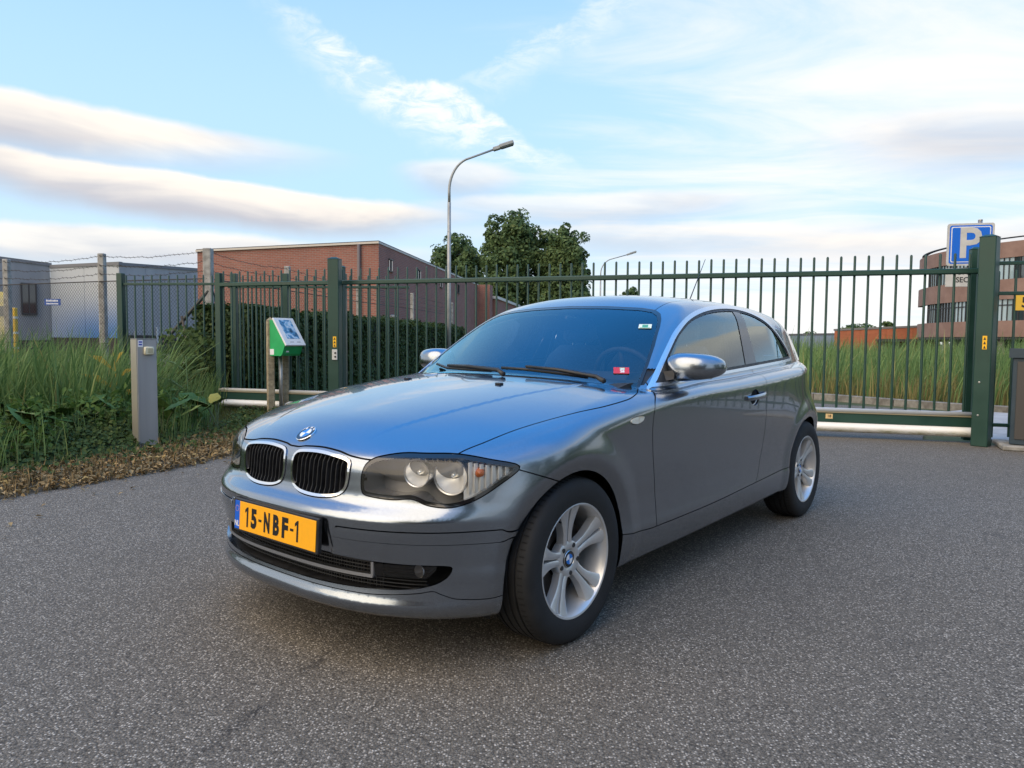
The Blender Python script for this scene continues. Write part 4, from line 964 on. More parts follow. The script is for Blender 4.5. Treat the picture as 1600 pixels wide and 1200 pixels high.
bar_fence('bar_fence', 'green bar fence running on from the thick gate post, with yellow number plate', b0.xy, b1.xy, .08, 1.98, (2.06, 1.72, .22), (4.6,), .17)
def number_plate5():
    c = at(1604, 473, 8.28); ux = (b1-b0).normalized(); uz = Vector((ux.y, -ux.x, 0)); uz = uz if uz.y < 0 else -uz; uy = Vector((0, 0, 1)); ux = uy.cross(uz)
    M = basis(c, ux, uy, uz); o = MB().box((-.105, -.085, -.004), (.135, .085, .002), .0).xf(M).build('house_number_plate', mat('yellow_plate', (.80, .50, .05), .45), None)
    tag(o, 'yellow house number plate with a black 5 fixed to the bar fence', 'sign')
    me = text_mesh('55', .16, .95, .004, .0008); me.transform(M @ Matrix.Translation((.025, 0, .003))); link('digits', me, BLACKP, o)
number_plate5()

# ================================================================== parking sign
def parking_sign():
    c = at(1516, 382, 10.6); rz = R(-14); s = empty('parking_sign', (c.x, c.y, 0), rz, 'blue parking sign with white P on a grey backed board behind the gate', 'sign')
    z = c.z; w = .300
    def rr(w, h, r, n=5): return [(sx*(w-r)+r*math.cos(t), sy*(h-r)+r*math.sin(t)) for sx, sy, a in ((1, 1, 0), (-1, 1, 90), (-1, -1, 180), (1, -1, 270)) for t in np.linspace(R(a), R(a+90), n)]
    P = lambda poly, y0, y1, name, m, par: MB().prism([(x, zz+z) for x, zz in poly], y0, y1, 'y').build(name, m, par)
    GREYB = mat('sign_grey', (.50, .49, .46), .5, fn=var((.46, .45, .42), (.56, .55, .52), 6.)); SB = mat('sign_blue', (.004, .13, .62), .35); SW = mat('sign_white', (.78, .78, .77), .4)
    b = P(rr(w, w, .03), -.010, .010, 'board', GREYB, s); P(rr(w-.028, w-.028, .03), -.0125, -.0101, 'blue_field', SB, b); P(rr(w-.048, w-.048, .022), -.0150, -.0127, 'white_line', SW, b); P(rr(w-.060, w-.060, .018), -.0175, -.0152, 'blue_panel', SB, b)
    me = text_mesh('P', .60, .98, .012, .0008); me.transform(basis((-.015, -.0188, z), (1, 0, 0), (0, 0, 1), (0, -1, 0))); link('letter', me, GREYB, b)
    u = MB().box((-w, -.010, z-.60), (w, .008, z-.335), .003).build('under_plate', GREYB, s)
    for tx, dz, dx in (('UNDER', -.395, -.16), ('SECURITY', -.505, -.17)):
        me = text_mesh(tx, .105, .95, .002, .0006, 'LEFT'); me.transform(basis((dx, -.0112, z+dz), (1, 0, 0), (0, 0, 1), (0, -1, 0))); link('lettering', me, BLACKP, u)
    MB().tube([(.13, .045, 0), (.13, .045, z+.34)], .030, 12).build('pole', GALV, s, True); MB().lathe([(.032, z+.34), (.03, z+.355), (0, z+.362)], 12, 'z', (.13, .045, 0)).build('pole_cap', GALV, s)
parking_sign()

# ================================================================== meter cabinet, steel pillar, ticket machine
def cabinet():
    p = gnd(1604, 706); c = empty('meter_cabinet', (5.66, 7.92, 0), R(-40), 'dark slate blue meter cabinet with sloping lid on a concrete slab', 'cabinet')
    SL = mat('slate_blue_steel', (.020, .040, .058), .45, fn=var((.016, .034, .050), (.028, .050, .068), 4., rvar=(.4, .6)))
    MB().box((-.20, -.16, .06), (.20, .16, 1.00), .008).build('body', SL, c); MB().prism([(-.19, 1.0), (.19, 1.0), (.19, 1.03), (-.03, 1.10), (-.19, 1.10)][::-1], -.23, .23, 'x').build('lid', SL, c)
    MB().box((-.155, -.170, .12), (.165, -.158, .96), .003).build('door', mat('brown_panel', (.055, .050, .046), .5), c); MB().box((.10, -.180, .52), (.12, -.168, .60), .003).build('lock', BLACKP, c)
    s = MB().box((-.34, -.30, .0), (1.6, .34, .055), .012).build('concrete_slab', mat('concrete', (.30, .29, .26), .85, fn=var((.20, .19, .165), (.36, .345, .31), 6., bump=(60., .5, .006))), None); s.location = (5.72, 7.98, .0); s.rotation_euler.z = R(-24)
    tag(s, 'flat concrete slab carrying the slate blue meter cabinet', 'slab')
cabinet()
def pillar():
    p = gnd(222, 702); c = empty('steel_pillar', (p.x, p.y+.10, 0), R(46), 'waist-high grey steel intercom pillar standing among the verge plants', 'pillar')
    ST = mat('brushed_steel', (.36, .35, .345), .42, .65, fn=var((.31, .30, .30), (.42, .41, .40), 3., stretch=(1, 1, .06), rvar=(.34, .5)))
    MB().box((-.105, -.085, 0), (.085, .085, 1.125), .004).build('shaft', ST, c); MB().box((-.108, -.088, 1.125), (.088, .088, 1.131)).build('top_plate', ST, c)
    MB().box((-.111, -.080, .01), (-.1055, .080, 1.12)).build('lit_side_sheet', mat('sunlit_steel', (.45, .42, .35), .4, .6), c)  # added sheet: the warm light on this side is put into its colour
    st = MB().box((-.095, -.0875, 1.045), (-.050, -.0855, 1.115)).build('sticker', mat('sticker_white', (.75, .75, .78), .5), c)
    for z in (1.062, 1.088): MB().box((-.088, -.0888, z), (-.057, -.0876, z+.014)).build('blue_bar', mat('sticker_blue', (.02, .03, .35), .5), st)
    b = MB().box((-.045, -.125, .965), (.050, -.085, 1.048), .010).build('call_button', mat('cream_plastic', (.62, .57, .40), .45), c, 40)
    MB().box((-.012, -.1275, .985), (.034, -.1245, 1.030), .003).build('button_plate', mat('cream_dark', (.42, .38, .24), .5), b)
pillar()
OLDC = mat('mossy_concrete', (.33, .27, .17), .92, fn=var((.18, .145, .085), (.42, .35, .23), 14., rough=.75, bump=(70., .8, .008)))
def conc_post(name, label, x, y, w, h, rz=0., slot=True):
    p = empty(name, (x, y, 0), rz, label, 'post'); MB().box((-w/2, -w/2, 0), (w/2, w/2, h-.05), .012).build('shaft', OLDC, p)
    MB().add([(-w/2, -w/2, h-.052), (w/2, -w/2, h-.052), (w/2, w/2, h-.052), (-w/2, w/2, h-.052), (0, 0, h)], [(0, 1, 4), (1, 2, 4), (2, 3, 4), (3, 0, 4)]).build('tip', OLDC, p); return p
k1 = gnd(424, 648); k2 = at(447, 640, 11.35)
conc_post('concrete_post', 'mossy concrete post with a pointed top left of the green terminal', k1.x, 10.95, .105, 1.46, R(28))
q2 = conc_post('concrete_post', 'mossy concrete post carrying the green terminal', *at(446, 640, 11.20).xy, .10, 1.42, R(28))
MB().box((-.075, -.03, .0), (-.052, .03, 1.0)).build('conduit', GALV, q2)
def terminal():
    c = at(444, 527, 11.0); t = empty('access_terminal', (c.x, c.y, 0), R(60), 'bright green access terminal with a tilted white framed screen', 'terminal')
    GR = mat('signal_green', (.010, .34, .095), .4, fn=var((.008, .31, .085), (.014, .38, .11), 5.)); z0, z1 = c.z-.275, c.z+.255
    side = [(-.01, z0), (.27, z0), (.27, z1), (.16, z1), (-.12, z0+.20), (-.07, z0+.13)]
    # profile in local (y, z): front towards -y
    prof = [(y-.10, z) for y, z in ((.24, z0), (-.02, z0), (-.05, z0+.03), (-.11, z0+.165), (.14, z1), (.24, z1))]
    MB().prism(prof, -.18, .18, 'x').build('case', GR, t)
    a, b = Vector((0, -.21, z0+.165)), Vector((0, .04, z1)); up = (b-a).normalized(); n = Vector((0, up.z, -up.y)); n = -n if n.y > 0 else n; L = (b-a).length
    M = basis(a, Vector((1, 0, 0)), up, n) ; fr = MB().box((-.195, -.03, .004), (.195, L+.02, .034), .006).xf(M).build('screen_frame', mat('white_lacquer', (.70, .70, .69), .35), t)
    def scr(N, bs):
        tc = N.add('TexCoord').outputs['Object']; f = N.noise(tc, 9., 3, .5); N.l.new(N.ramp(f, [(.35, (.03, .06, .10)), (.48, (.10, .28, .48)), (.55, (.55, .62, .66)), (.62, (.16, .36, .58)), (.75, (.30, .38, .30))]), bs.inputs['Base Color'])
    MB().box((-.115, .085, .034), (.125, L-.02, .0365)).xf(M).build('screen', mat('screen_picture', (.1, .3, .5), .12, fn=scr), fr)
    for x in (-.09, .04): MB().box((x, .02, .034), (x+.07, .032, .0352)).xf(M).build('caption', mat('caption_grey', (.25, .25, .25), .6), fr)
    MB().box((-.182, .02, z0+.015), (-.180, .105, z0+.10)).build('side_label', mat('sticker_white', (.75, .75, .78), .5), t); MB().box((-.12, -.170, z0+.055), (-.07, -.158, z0+.125)).xf(Matrix.Identity(4)).build('front_label', mat('sticker_white', (.75, .75, .78), .5), t)
    MB().tube([(0, .08, 0), (0, .08, z0+.02)], .028, 10).build('stand', GALV, t, True)
terminal()
# ================================================================== chain-link fence with barbed wire
def chain_fence():
    f = empty('chain_link_fence', (0, 0, 0), 0, 'rusty chain-link fence on concrete posts topped with barbed wire', 'fence')
    WIRE = mat('rusty_wire', (.055, .048, .042), .7, .4); CP = mat('grey_concrete', (.34, .32, .29), .9, fn=var((.24, .225, .20), (.42, .40, .36), 9., bump=(50., .6, .006)))
    def P(px, top, Y): q = at(px, top, Y); return Vector((q.x, q.y, 0)), q.z
    left = [P(-140, 413, 16.8), P(10, 405, 15.6), P(159, 396, 14.4), P(325, 388, 13.5)]
    right = [P(325, 388, 13.5), P(449, 416, 16.6), P(560, 441, 21.2), P(644, 458, 25.9), P(706, 473, 32.0)]
    for k, (b, h) in enumerate(left+right[1:]):
        w = .12 if k != 3 else .15
        MB().box((b.x-w/2, b.y-w/2, 0), (b.x+w/2, b.y+w/2, h), .012).build('post', CP, f)
    for run in (left, right):
        for (a, ha), (b, hb) in zip(run, run[1:]):
            d = (b-a); L = d.length; u = d/L
            for z, r in ((2.22, .010), (1.02, .007), (.12, .006)): MB().tube([a+Vector((0, -.07, z)), b+Vector((0, -.07, z))], r, 6).build('strand', WIRE, f)
            for k, dz in enumerate((.06, .24, .40)):
                n = 24; pts = [a+u*(L*i/n)+Vector((0, -.065, ha+(hb-ha)*i/n-dz-.06*math.sin(math.pi*i/n)+RNG.uniform(-.012, .012))) for i in range(n+1)]
                o = MB().tube(pts, .0045, 4)
                for p in pts[::1]: o.tube([p+Vector((-.02, 0, .02)), p+Vector((.02, 0, -.02))], .0035, 3)
                o.build('barbed_wire', WIRE, f)
    # woven wire of the left wing and the first bays of the right wing
    V = []; Q = []; cnt = 0
    for run, sp in ((left, .075), (right[:3], .10)):
        for (a, ha), (b, hb) in zip(run, run[1:]):
            d = (b-a); L = d.length; u = np.array(d/L); n = int(L/sp); z0, z1 = .12, 2.22; m = int((z1-z0)/sp)
            for i in range(n):
                for sg in (0, 1):
                    zz = np.linspace(z0, z1, m+1); off = (np.arange(m+1)+sg) % 2*sp
                    c = np.array(a)[None]+u[None]*((i*sp+off)[:, None])+np.array([0, -.075, 0]); c[:, 2] = zz
                    r = .0042; ring = np.stack([c+u*r, c+np.array([0, 0, 0])+np.array([0, -r, 0]), c-u*r], 1).reshape(-1, 3); V.append(ring)
                    k = np.arange(m)*3
                    for q in range(3): Q.append(np.stack([k+q, k+(q+1) % 3, k+3+(q+1) % 3, k+3+q], 1)+cnt)
                    cnt += len(ring)
    mesh_np(np.concatenate(V), np.concatenate(Q), WIRE, 'wire_mesh', f, kind='stuff')
    a = left[3][0]; MB().tube([a+Vector((.02, -.05, 2.0)), a+Vector((-1.35, -.25, .35))], .032, 8).build('brace', mat('dark_steel', (.05, .055, .05), .6, .4), f); MB().tube([a+Vector((.05, .0, 2.0)), a+Vector((.30, 1.3, .35))], .03, 8).build('brace', mat('dark_steel'), f)
    c = at(82, 472, 14.75); M = basis(c, (1, -.03, 0), (0, 0, 1), (-.03, -1, 0)); o = MB().box((-.165, -.065, -.004), (.165, .065, .002)).xf(M).build('company_sign', mat('sign_navy', (.008, .06, .26), .4), None)
    tag(o, 'small blue and white company sign hung on the chain-link fence', 'sign')
    for z0, z1, x0, x1 in ((.010, .048, -.125, .12), (-.045, -.015, -.12, .125)):
        for i, x in enumerate(np.linspace(x0, x1, 10)[:-1]): MB().box((x, z0, .002), (x+(x1-x0)/10*.72, z1-(i % 3)*.004, .004)).xf(M).build('lettering', mat('sign_white', (.78, .78, .77), .4), o)
chain_fence()

# ================================================================== buildings
def _brick(c0, c1, mort, sc):
    def fn(N, b):
        g = N.add('NewGeometry'); tc = N.add('TexCoord').outputs['Object']; sp = N.add('SeparateXYZ', {0: tc}).outputs
        nn = N.add('SeparateXYZ', {0: N.add('TexCoord').outputs['Normal']}).outputs
        u = N.mix(N.m('GREATER_THAN', N.m('ABSOLUTE', nn[0]), .7), N.add('CombineXYZ', {0: sp[0], 1: sp[2], 2: 0.}).outputs[0], N.add('CombineXYZ', {0: sp[1], 1: sp[2], 2: 0.}).outputs[0])
        br = N.add('TexBrick', {'Vector': u, 'Color1': (*c0, 1), 'Color2': (*c1, 1), 'Mortar': (*mort, 1), 'Scale': 1., 'Mortar Size': .010, 'Brick Width': .22*sc, 'Row Height': .0625*sc, 'Bias': -.1})
        w = N.noise(tc, .5, 5, .65); c = N.mix(N.mr(w, .35, .75, 0., .35), br.outputs['Color'], tuple(q*.55 for q in c0)); N.l.new(c, b.inputs['Base Color'])
        bp = N.add('Bump', {'Height': br.outputs['Fac'], 'Strength': .5, 'Distance': -.01}); N.l.new(bp.outputs[0], b.inputs['Normal'])
    return fn
BRICK = mat('red_brick', (.28, .11, .08), .9, fn=_brick((.30, .105, .075), (.22, .080, .060), (.26, .20, .17), 1.))
TRIM = mat('pale_roof_trim', (.62, .58, .52), .6); WGLASS = mat('window_glass', (.020, .026, .034), .06, 0, .8, .6)
def brick_hall():
    c0 = at(592, 500, 25.4); cl = at(310, 500, 28.3); cr_ = at(760, 500, 47.5); h = 4.42
    u = (cl-c0); u.z = 0; Lu = u.length; v = (cr_-c0); v.z = 0; Lv = v.length
    b = empty('brick_hall', (c0.x, c0.y, 0), math.atan2(v.y, v.x), 'red brick hall with a pale roof edge behind the hedge', 'building')
    ua = math.atan2(u.y, u.x)-math.atan2(v.y, v.x); p = [(0, 0), (Lv, 0), (Lv+math.cos(ua)*Lu, math.sin(ua)*Lu), (math.cos(ua)*Lu, math.sin(ua)*Lu)]
    MB().prism(p, 0, h).build('wall', BRICK, b)
    def grow(p, d): c = np.mean(p, 0); return [tuple(np.array(q)+(np.array(q)-c)/np.linalg.norm(np.array(q)-c)*d) for q in p]
    r = MB().prism(grow(p, .08), h, h+.07).build('roof', mat('hall_roof_edge', (.50, .46, .41), .6), b); MB().prism(grow(p, .05), h+.07, h+.10).build('roofing_felt', mat('felt', (.06, .06, .065), .9), r)
    # downpipe near the corner on the left face, small windows on the long right face
    fu = Vector((math.cos(ua), math.sin(ua), 0)); fn = Vector((fu.y, -fu.x, 0)); fn = fn if fn.dot(Vector((-1, -1, 0))) > 0 or True else fn
    out = Vector((0, 0, 0))-Vector((p[2][0]/2, p[2][1]/2, 0)); fn = fn if fn.dot(out) > 0 else -fn
    a = fu*.75+fn*.07; MB().tube([a, a+Vector((0, 0, h))], .06, 10).build('downpipe', mat('grey_pipe', (.12, .10, .10), .6), b, True)
    s = -1 if p[2][1] > 0 else 1
    for k, x in enumerate((1.15, 5.2, 9.2, 13.2)):
        w = MB().box((x, -.02, h-.80), (x+.42, .02, h-.42)).build('window', WGLASS, b)
        MB().box((x-.03, s*.03-.03, h-.84), (x+.45, s*.03+.03, h-.80)).box((x-.03, s*.03-.03, h-.42), (x+.45, s*.03+.03, h-.38)).box((x+.19, s*.03-.02, h-.80), (x+.23, s*.03+.02, h-.42)).build('frame', mat('dark_frame', (.03, .03, .035), .5), w)
    lo = MB().box((Lv-2.4, s*.5-.5, 0), (Lv+9., s*.5+.4 if s > 0 else s*.5+.4, h-.75)).build('low_wing', BRICK, b); MB().box((Lv-2.5, s*.5-.6, h-.75), (Lv+9.1, s*.5+.5, h-.58)).build('roof_edge', TRIM, lo)
    ch = MB().box((Lv-3.6, s*.35-.45, 0), (Lv-2.5, s*.35+.45, h+.02)).build('buttress', BRICK, b)
    MB().lathe([(.03, 0), (.12, .04), (.13, .1), (.05, .12)], 10, 'z', (1.0, s*.2, 1.9)).build('lamp', mat('switch_grey', (.55, .55, .52), .5), b)
brick_hall()
def sheds():
    clad = lambda n, c0, c1: mat(n, c0, .55, fn=var(c0, c1, .35, stretch=(3., 3., .2)))
    def shed(name, label, x0, x1, top0, top1, Y0, Y1, m, base=1.2):
        a = at(x0, top0, Y0); b = at(x1, top1, Y1); d = Vector((b.x-a.x, b.y-a.y, 0)); L = d.length
        s = empty(name, (a.x, a.y, 0), math.atan2(d.y, d.x), label, 'building'); n = max(2, int(L/2.4))
        for i in range(n):
            q0, q1 = L*i/n, L*(i+1)/n; z = a.z+(b.z-a.z)*(i+.5)/n
            MB().add([(q0+.012, 0, base), (q1-.012, 0, base), (q1-.012, 0, a.z+(b.z-a.z)*(i+1)/n), (q0+.012, 0, a.z+(b.z-a.z)*i/n), (q0+.012, .08, base), (q1-.012, .08, base), (q1-.012, .08, a.z+(b.z-a.z)*(i+1)/n), (q0+.012, .08, a.z+(b.z-a.z)*i/n)],
                     [(0, 1, 2, 3), (7, 6, 5, 4), (1, 0, 4, 5), (2, 1, 5, 6), (3, 2, 6, 7), (0, 3, 7, 4)]).build('cladding_panel', m, s)
        th_ = math.atan2(d.y, d.x); bk = lambda q: ((lambda w: (w.x*math.cos(th_)+w.y*math.sin(th_), -w.x*math.sin(th_)+w.y*math.cos(th_)))(Vector((q.x, q.y)).normalized()*14.)); ba, bb_ = bk(a), bk(b)
        MB().add([(0, .09, 0), (L, .09, 0), (L+bb_[0], bb_[1], 0), (ba[0], ba[1], 0), (0, .09, a.z-.03), (L, .09, b.z-.03), (L+bb_[0], bb_[1], b.z-.03), (ba[0], ba[1], a.z-.03)], [(0, 1, 5, 4), (1, 2, 6, 5), (2, 3, 7, 6), (3, 0, 4, 7), (4, 5, 6, 7)]).build('body', m, s)
        MB().add([(-.1, -.06, a.z), (L+.1, -.06, b.z), (L+.1, .2, b.z), (-.1, .2, a.z), (-.1, -.06, a.z+.22), (L+.1, -.06, b.z+.22), (L+.1, .2, b.z+.22), (-.1, .2, a.z+.22)], [(0, 1, 5, 4), (1, 2, 6, 5), (2, 3, 7, 6), (3, 0, 4, 7), (4, 5, 6, 7), (3, 2, 1, 0)]).build('roof_edge', mat('roof_edge_grey', (.16, .16, .17), .6), s)
        MB().box((0, -.05, 0), (L, .10, base-.02)).build('plinth', mat('dark_plinth', (.035, .033, .032), .8), s)
        return s, L
    g = clad('grey_cladding', (.20, .205, .22), (.25, .255, .27)); g2 = clad('light_grey_cladding', (.28, .28, .29), (.34, .34, .35))
    s1, L1 = shed('grey_warehouse', 'grey clad warehouse with one dark window behind the chain-link fence', -260, 78, 372, 416, 44, 52, g, .9)
    a = at(-260, 500, 44); b = at(78, 500, 52); f = lambda px: (at(px, 500, 48+ (px-33)/113.*2.5).xy-a.xy).length
    x0, x1 = L1*.846, L1*.915; w = MB().box((x0, -.10, 2.75), (x1, -.03, 4.75), .0).build('window', WGLASS, s1)
    MB().box((x0-.08, -.14, 2.65), (x1+.08, -.02, 2.75)).box((x0-.08, -.14, 4.75), (x1+.08, -.02, 4.83)).box((x0-.08, -.14, 2.75), (x0, -.02, 4.75)).box((x1, -.14, 2.75), (x1+.08, -.02, 4.75)).box(((x0+x1)/2-.04, -.13, 2.75), ((x0+x1)/2+.04, -.02, 4.75)).build('frame', mat('dark_frame', (.03, .03, .035), .5), w)
    def _fade(N, bb):
        sp = N.add('SeparateXYZ', {0: N.add('TexCoord').outputs['Object']}).outputs; t = N.m('MULTIPLY', N.mr(sp[2], 4.6, 1.2), N.mr(sp[0], .0, 4., .55, 1.)); N.l.new(N.mix(t, (.44, .46, .48), (.060, .17, .40)), bb.inputs['Base Color'])
    s2, L2 = shed('blue_fade_warehouse', 'pale warehouse with its wall painted fading to blue at the bottom', 78, 186, 419, 414, 52, 50, mat('blue_fade_paint', (.3, .4, .5), .5, fn=_fade), 1.1)
    s3, L3 = shed('grey_warehouse', 'light grey warehouse between the blue wall and the brick hall', 186, 330, 415, 425, 50, 60, g2, 1.3)
    for k in range(4): MB().box((L3*(.12+.22*k), -.12, 0), (L3*(.12+.22*k)+.14, -.02, 1.6+.3*(k % 2))).build('pipe', mat('white_pipe', (.6, .6, .6), .5), s3)
    s4, L4 = shed('blue_grey_warehouse', 'low pale blue warehouse far beyond the gate', 1180, 1304, 525, 523, 95, 98, clad('pale_blue_cladding', (.26, .34, .40), (.30, .38, .44)), .1)
    s5, L5 = shed('orange_brick_hall', 'low orange brick building beyond the reeds behind the gate', 1304, 1470, 517, 510, 84, 80, mat('orange_brick', (.40, .13, .065), .9, fn=_brick((.42, .135, .065), (.34, .105, .055), (.34, .15, .09), 2.)), .1)
    MB().box((L5*.40, -7., 1.35), (L5, -.1, 1.62)).build('canopy', mat('dark_frame', (.03, .03, .035), .5), s5)
    for k in range(5): MB().box((L5*(.42+.13*k), -6.8, 0), (L5*(.42+.13*k)+.2, -6.6, 1.35)).build('canopy_post', mat('dark_frame', (.03, .03, .035), .5), s5)
sheds()
def office():
    C = (54.6, 65.1); r = 16.5
    b = empty('curved_office', (*C, 0), 0, 'rounded brown brick office block with bands of windows behind the gate post', 'building')
    def band(name, z0, z1, rr, m, par, a0=150, a1=305, n=62):
        V = []; t = np.linspace(R(a0), R(a1), n)
        for q in t: V += [(rr*math.cos(q), rr*math.sin(q), z0), (rr*math.cos(q), rr*math.sin(q), z1), ((rr-.4)*math.cos(q), (rr-.4)*math.sin(q), z1), ((rr-.4)*math.cos(q), (rr-.4)*math.sin(q), z0)]
        Fc = [(i*4+k, i*4+4+k, i*4+4+(k+1) % 4, i*4+(k+1) % 4) for i in range(n-1) for k in range(4)]
        return MB().add(V, Fc).build(name, m, par, 30)
    BB = mat('brown_brick', (.24, .15, .125), .9, fn=var((.21, .13, .108), (.27, .175, .145), .8)); FR = mat('dark_frame', (.03, .03, .035), .5); GLZ = mat('sky_office_glass', (.30, .40, .45), .05, .0, .8, 1.); GLD = mat('office_glass_dark', (.03, .045, .055), .05, .0, .8, 1.)  # sky reflection is put into the colour of the pale panes
    for z0, z1 in ((1.75, 3.05), (4.75, 6.35), (8.05, 9.30)): band('brick_band', z0, z1, r, BB, b)
    band('parapet_rail', 9.62, 9.68, r-.2, FR, b); band('soffit', 1.55, 1.75, r-.1, FR, b); band('core', 0, 1.6, r-3, mat('undercroft_shade', (.02, .02, .02), .9), b)  # core is near black: shade under the storeys put into its colour
    MB().lathe([(0, 9.2), (r-.3, 9.2)], 60).build('roof', mat('felt', (.06, .06, .065), .9), b)
    n = 74
    for (z0, z1) in ((3.05, 4.75), (6.35, 8.05)):
        for i in range(n):
            q0, q1 = R(168+i*1.5), R(168+(i+1)*1.5); e = R(.10); rr = r-.16
            V = [(rr*math.cos(q), rr*math.sin(q), z) for z in (z0, z1) for q in (q0+e, q1-e)]; w = MB().add(V, [(0, 1, 3, 2)]).build('window', GLD if (i*7 % 5 in (0, 3) or (z0 < 4 and i % 9 > 5)) else GLZ, b)
            V = [(R_*math.cos(q), R_*math.sin(q), z) for z in (z0, z1) for R_, q in ((r-.08, q0-e), (r-.08, q0+e), (r-.3, q0+e), (r-.3, q0-e))]
            mb = MB().add(V, [(0, 1, 5, 4), (1, 2, 6, 5), (3, 0, 4, 7)]); zt = z1-.45
            V = [(R_*math.cos(q), R_*math.sin(q), z) for z in (zt-.04, zt+.04) for R_, q in ((r-.10, q0), (r-.10, q1), (r-.2, q1), (r-.2, q0))]; mb.add(V, [(0, 1, 5, 4), (4, 5, 6, 7), (3, 2, 1, 0)]).build('frame', FR, w)
    for i in range(14):
        q = R(215+i*3.4); MB().add([(R_*math.cos(q+dq), R_*math.sin(q+dq), z) for z, R_, dq in ((8.05, r+.05, 0), (8.05, r+.05, R(2.0)), (8.95, r+.05, R(1.0)), (8.05, r-.1, 0), (8.05, r-.1, R(2.)), (8.95, r-.1, R(1.)))], [(0, 1, 2), (5, 4, 3), (0, 3, 4, 1), (1, 4, 5, 2), (2, 5, 3, 0)]).build('facade_fin', mat('dark_frame'), b)
    for i in range(10):
        q = R(175+i*12); MB().tube([((r-1.)*math.cos(q), (r-1.)*math.sin(q), 0), ((r-1.)*math.cos(q), (r-1.)*math.sin(q), 1.6)], .25, 10).build('column', mat('grey_concrete', (.34, .32, .29), .9), b)
office()

# ================================================================== street lamps
def lamp(label, px, Y, h, reach, d):
    p = at(px, 600, Y); l = empty('street_lamp', (p.x, p.y, 0), 0, label, 'lamp post'); PG = mat('lamp_grey', (.30, .31, .31), .5, .3, fn=var((.26, .27, .27), (.36, .37, .36), 3.))
    MB().tube([(0, 0, 0), (0, 0, h*.35), (0, 0, h*.75)], d*.5, 12, True, d*.36).build('pole', PG, l, True)
    pts = [(0, 0, h*.75), (0, 0, h*.80)]+[(reach*.42*(1-math.cos(t)), 0, h*.80+(h*.145)*math.sin(t)) for t in np.linspace(.1, 1.25, 9)]; e = Vector(pts[-1]); pts.append((reach*.80, 0, h*.985)); MB().tube(pts, d*.30, 10, True, d*.22).build('arm', PG, l, True)
    M = Matrix.Translation((reach*.80, 0, h*.985)) @ Matrix.Rotation(R(-18), 4, 'Y'); k = h/8.
    hd = MB().box((-.10*k, -.10*k, -.06*k), (.16*k, .10*k, .07*k), .02*k).box((.14*k, -.15*k, -.05*k), (.66*k, .15*k, .09*k), .03*k).xf(M).build('lamp_head', PG, l); MB().box((.20*k, -.12*k, -.062*k), (.62*k, .12*k, -.051*k)).xf(M).build('lens', mat('lamp_lens', (.10, .12, .15), .15), hd)
    MB().box((-.16*d*2, -.18*d*2, h*.62), (.16*d*2, .18*d*2, h*.625)).build('collar', PG, l)
lamp('tall grey street lamp with a curved arm behind the hedge', 701, 26.3, 8.0, 2.05, .17)
lamp('small distant street lamp with a curved arm beyond the gate', 936, 56.6, 7.9, 2.6, .16)

# ================================================================== trees
def tree(name, label, base, h, blobs, nleaf, leaf, m=G_TREE, seed=0, group=None, trunk=.22):
    rng = np.random.default_rng(seed); t = empty(name, (base[0], base[1], 0), 0, label, 'tree', group)
    V, Q = [], []; tot = sum(b[3]*b[4]*b[3] for b in blobs); cnt = 0; mb = MB().tube([(0, 0, 0), (.05, .02, h*.25), (-.04, .05, h*.5), (.0, 0, h*.78)], trunk, 9, True, trunk*.25)
    for (x, y, z, rx, rz) in blobs:
        mb.tube([(0, 0, h*.30), (x*.5, y*.5, h*.3+(z-h*.3)*.55), (x, y, z)], trunk*.45, 6, True, trunk*.10)
        k = int(nleaf*rx*rz*rx/tot); ncl = max(20, k//60); d = rng.normal(0, 1, (ncl, 3)); d /= np.linalg.norm(d, axis=1, keepdims=True)
        cc = d*(rng.uniform(.12, .96, (ncl, 1))**.5); cr_ = rng.uniform(.20, .40, ncl)*rx; wi = rng.integers(0, ncl, k); e = rng.normal(0, 1, (k, 3)); e /= np.linalg.norm(e, axis=1, keepdims=True)
        P = np.array([x, y, z])+cc[wi]*np.array([rx, rx, rz])+e*(cr_[wi]*rng.uniform(.3, 1., k)**.4)[:, None]
        v, q = leaves(P, e*.8+cc[wi]*.6, np.full(k, leaf), rng, .62, .3); V.append(v); Q.append(q+cnt); cnt += len(v)
        for i in range(0, ncl, 3): p = np.array([x, y, z])+cc[i]*np.array([rx, rx, rz])*.85; mb.tube([(x, y, z), tuple(p)], trunk*.08, 4)
    mb.build('trunk', BARK, t, True); mesh_np(np.concatenate(V), np.concatenate(Q), m, 'crown', t); return t
def bl(px0, Y, lst):
    """crown lobes from photo pixels (centre x, centre y, half width, half height) relative to a trunk at px0"""
    b = at(px0, 600, Y); out = []
    for i, (x, y, w, hh) in enumerate(lst):
        p = at(x, y, Y); k = Y/FPX; out.append((p.x-b.x, (-1)**i*.25*w*k, p.z, w*k, hh*k))
    return (b.x, b.y), out
b_, o_ = bl(716, 66, [(712, 402, 36, 34), (690, 412, 24, 22), (738, 420, 26, 30), (715, 440, 40, 34), (700, 470, 34, 28), (735, 470, 34, 30)])
tree('maple_tree', 'lower rounded green tree behind the street lamp and brick hall', b_, 8, o_, 14000, .34, seed=3)
b_, o_ = bl(800, 63, [(776, 372, 24, 32), (806, 368, 34, 32), (832, 386, 30, 34), (790, 408, 40, 40), (828, 430, 40, 44), (790, 460, 40, 44), (838, 480, 36, 40)])
tree('maple_tree', 'tall broad dark green tree in the middle of the tree group', b_, 9, o_, 26000, .33, seed=5)
b_, o_ = bl(882, 61, [(878, 374, 22, 26), (893, 392, 24, 34), (874, 412, 34, 38), (900, 430, 22, 40), (884, 460, 38, 44), (906, 480, 16, 40), (868, 490, 34, 40)])
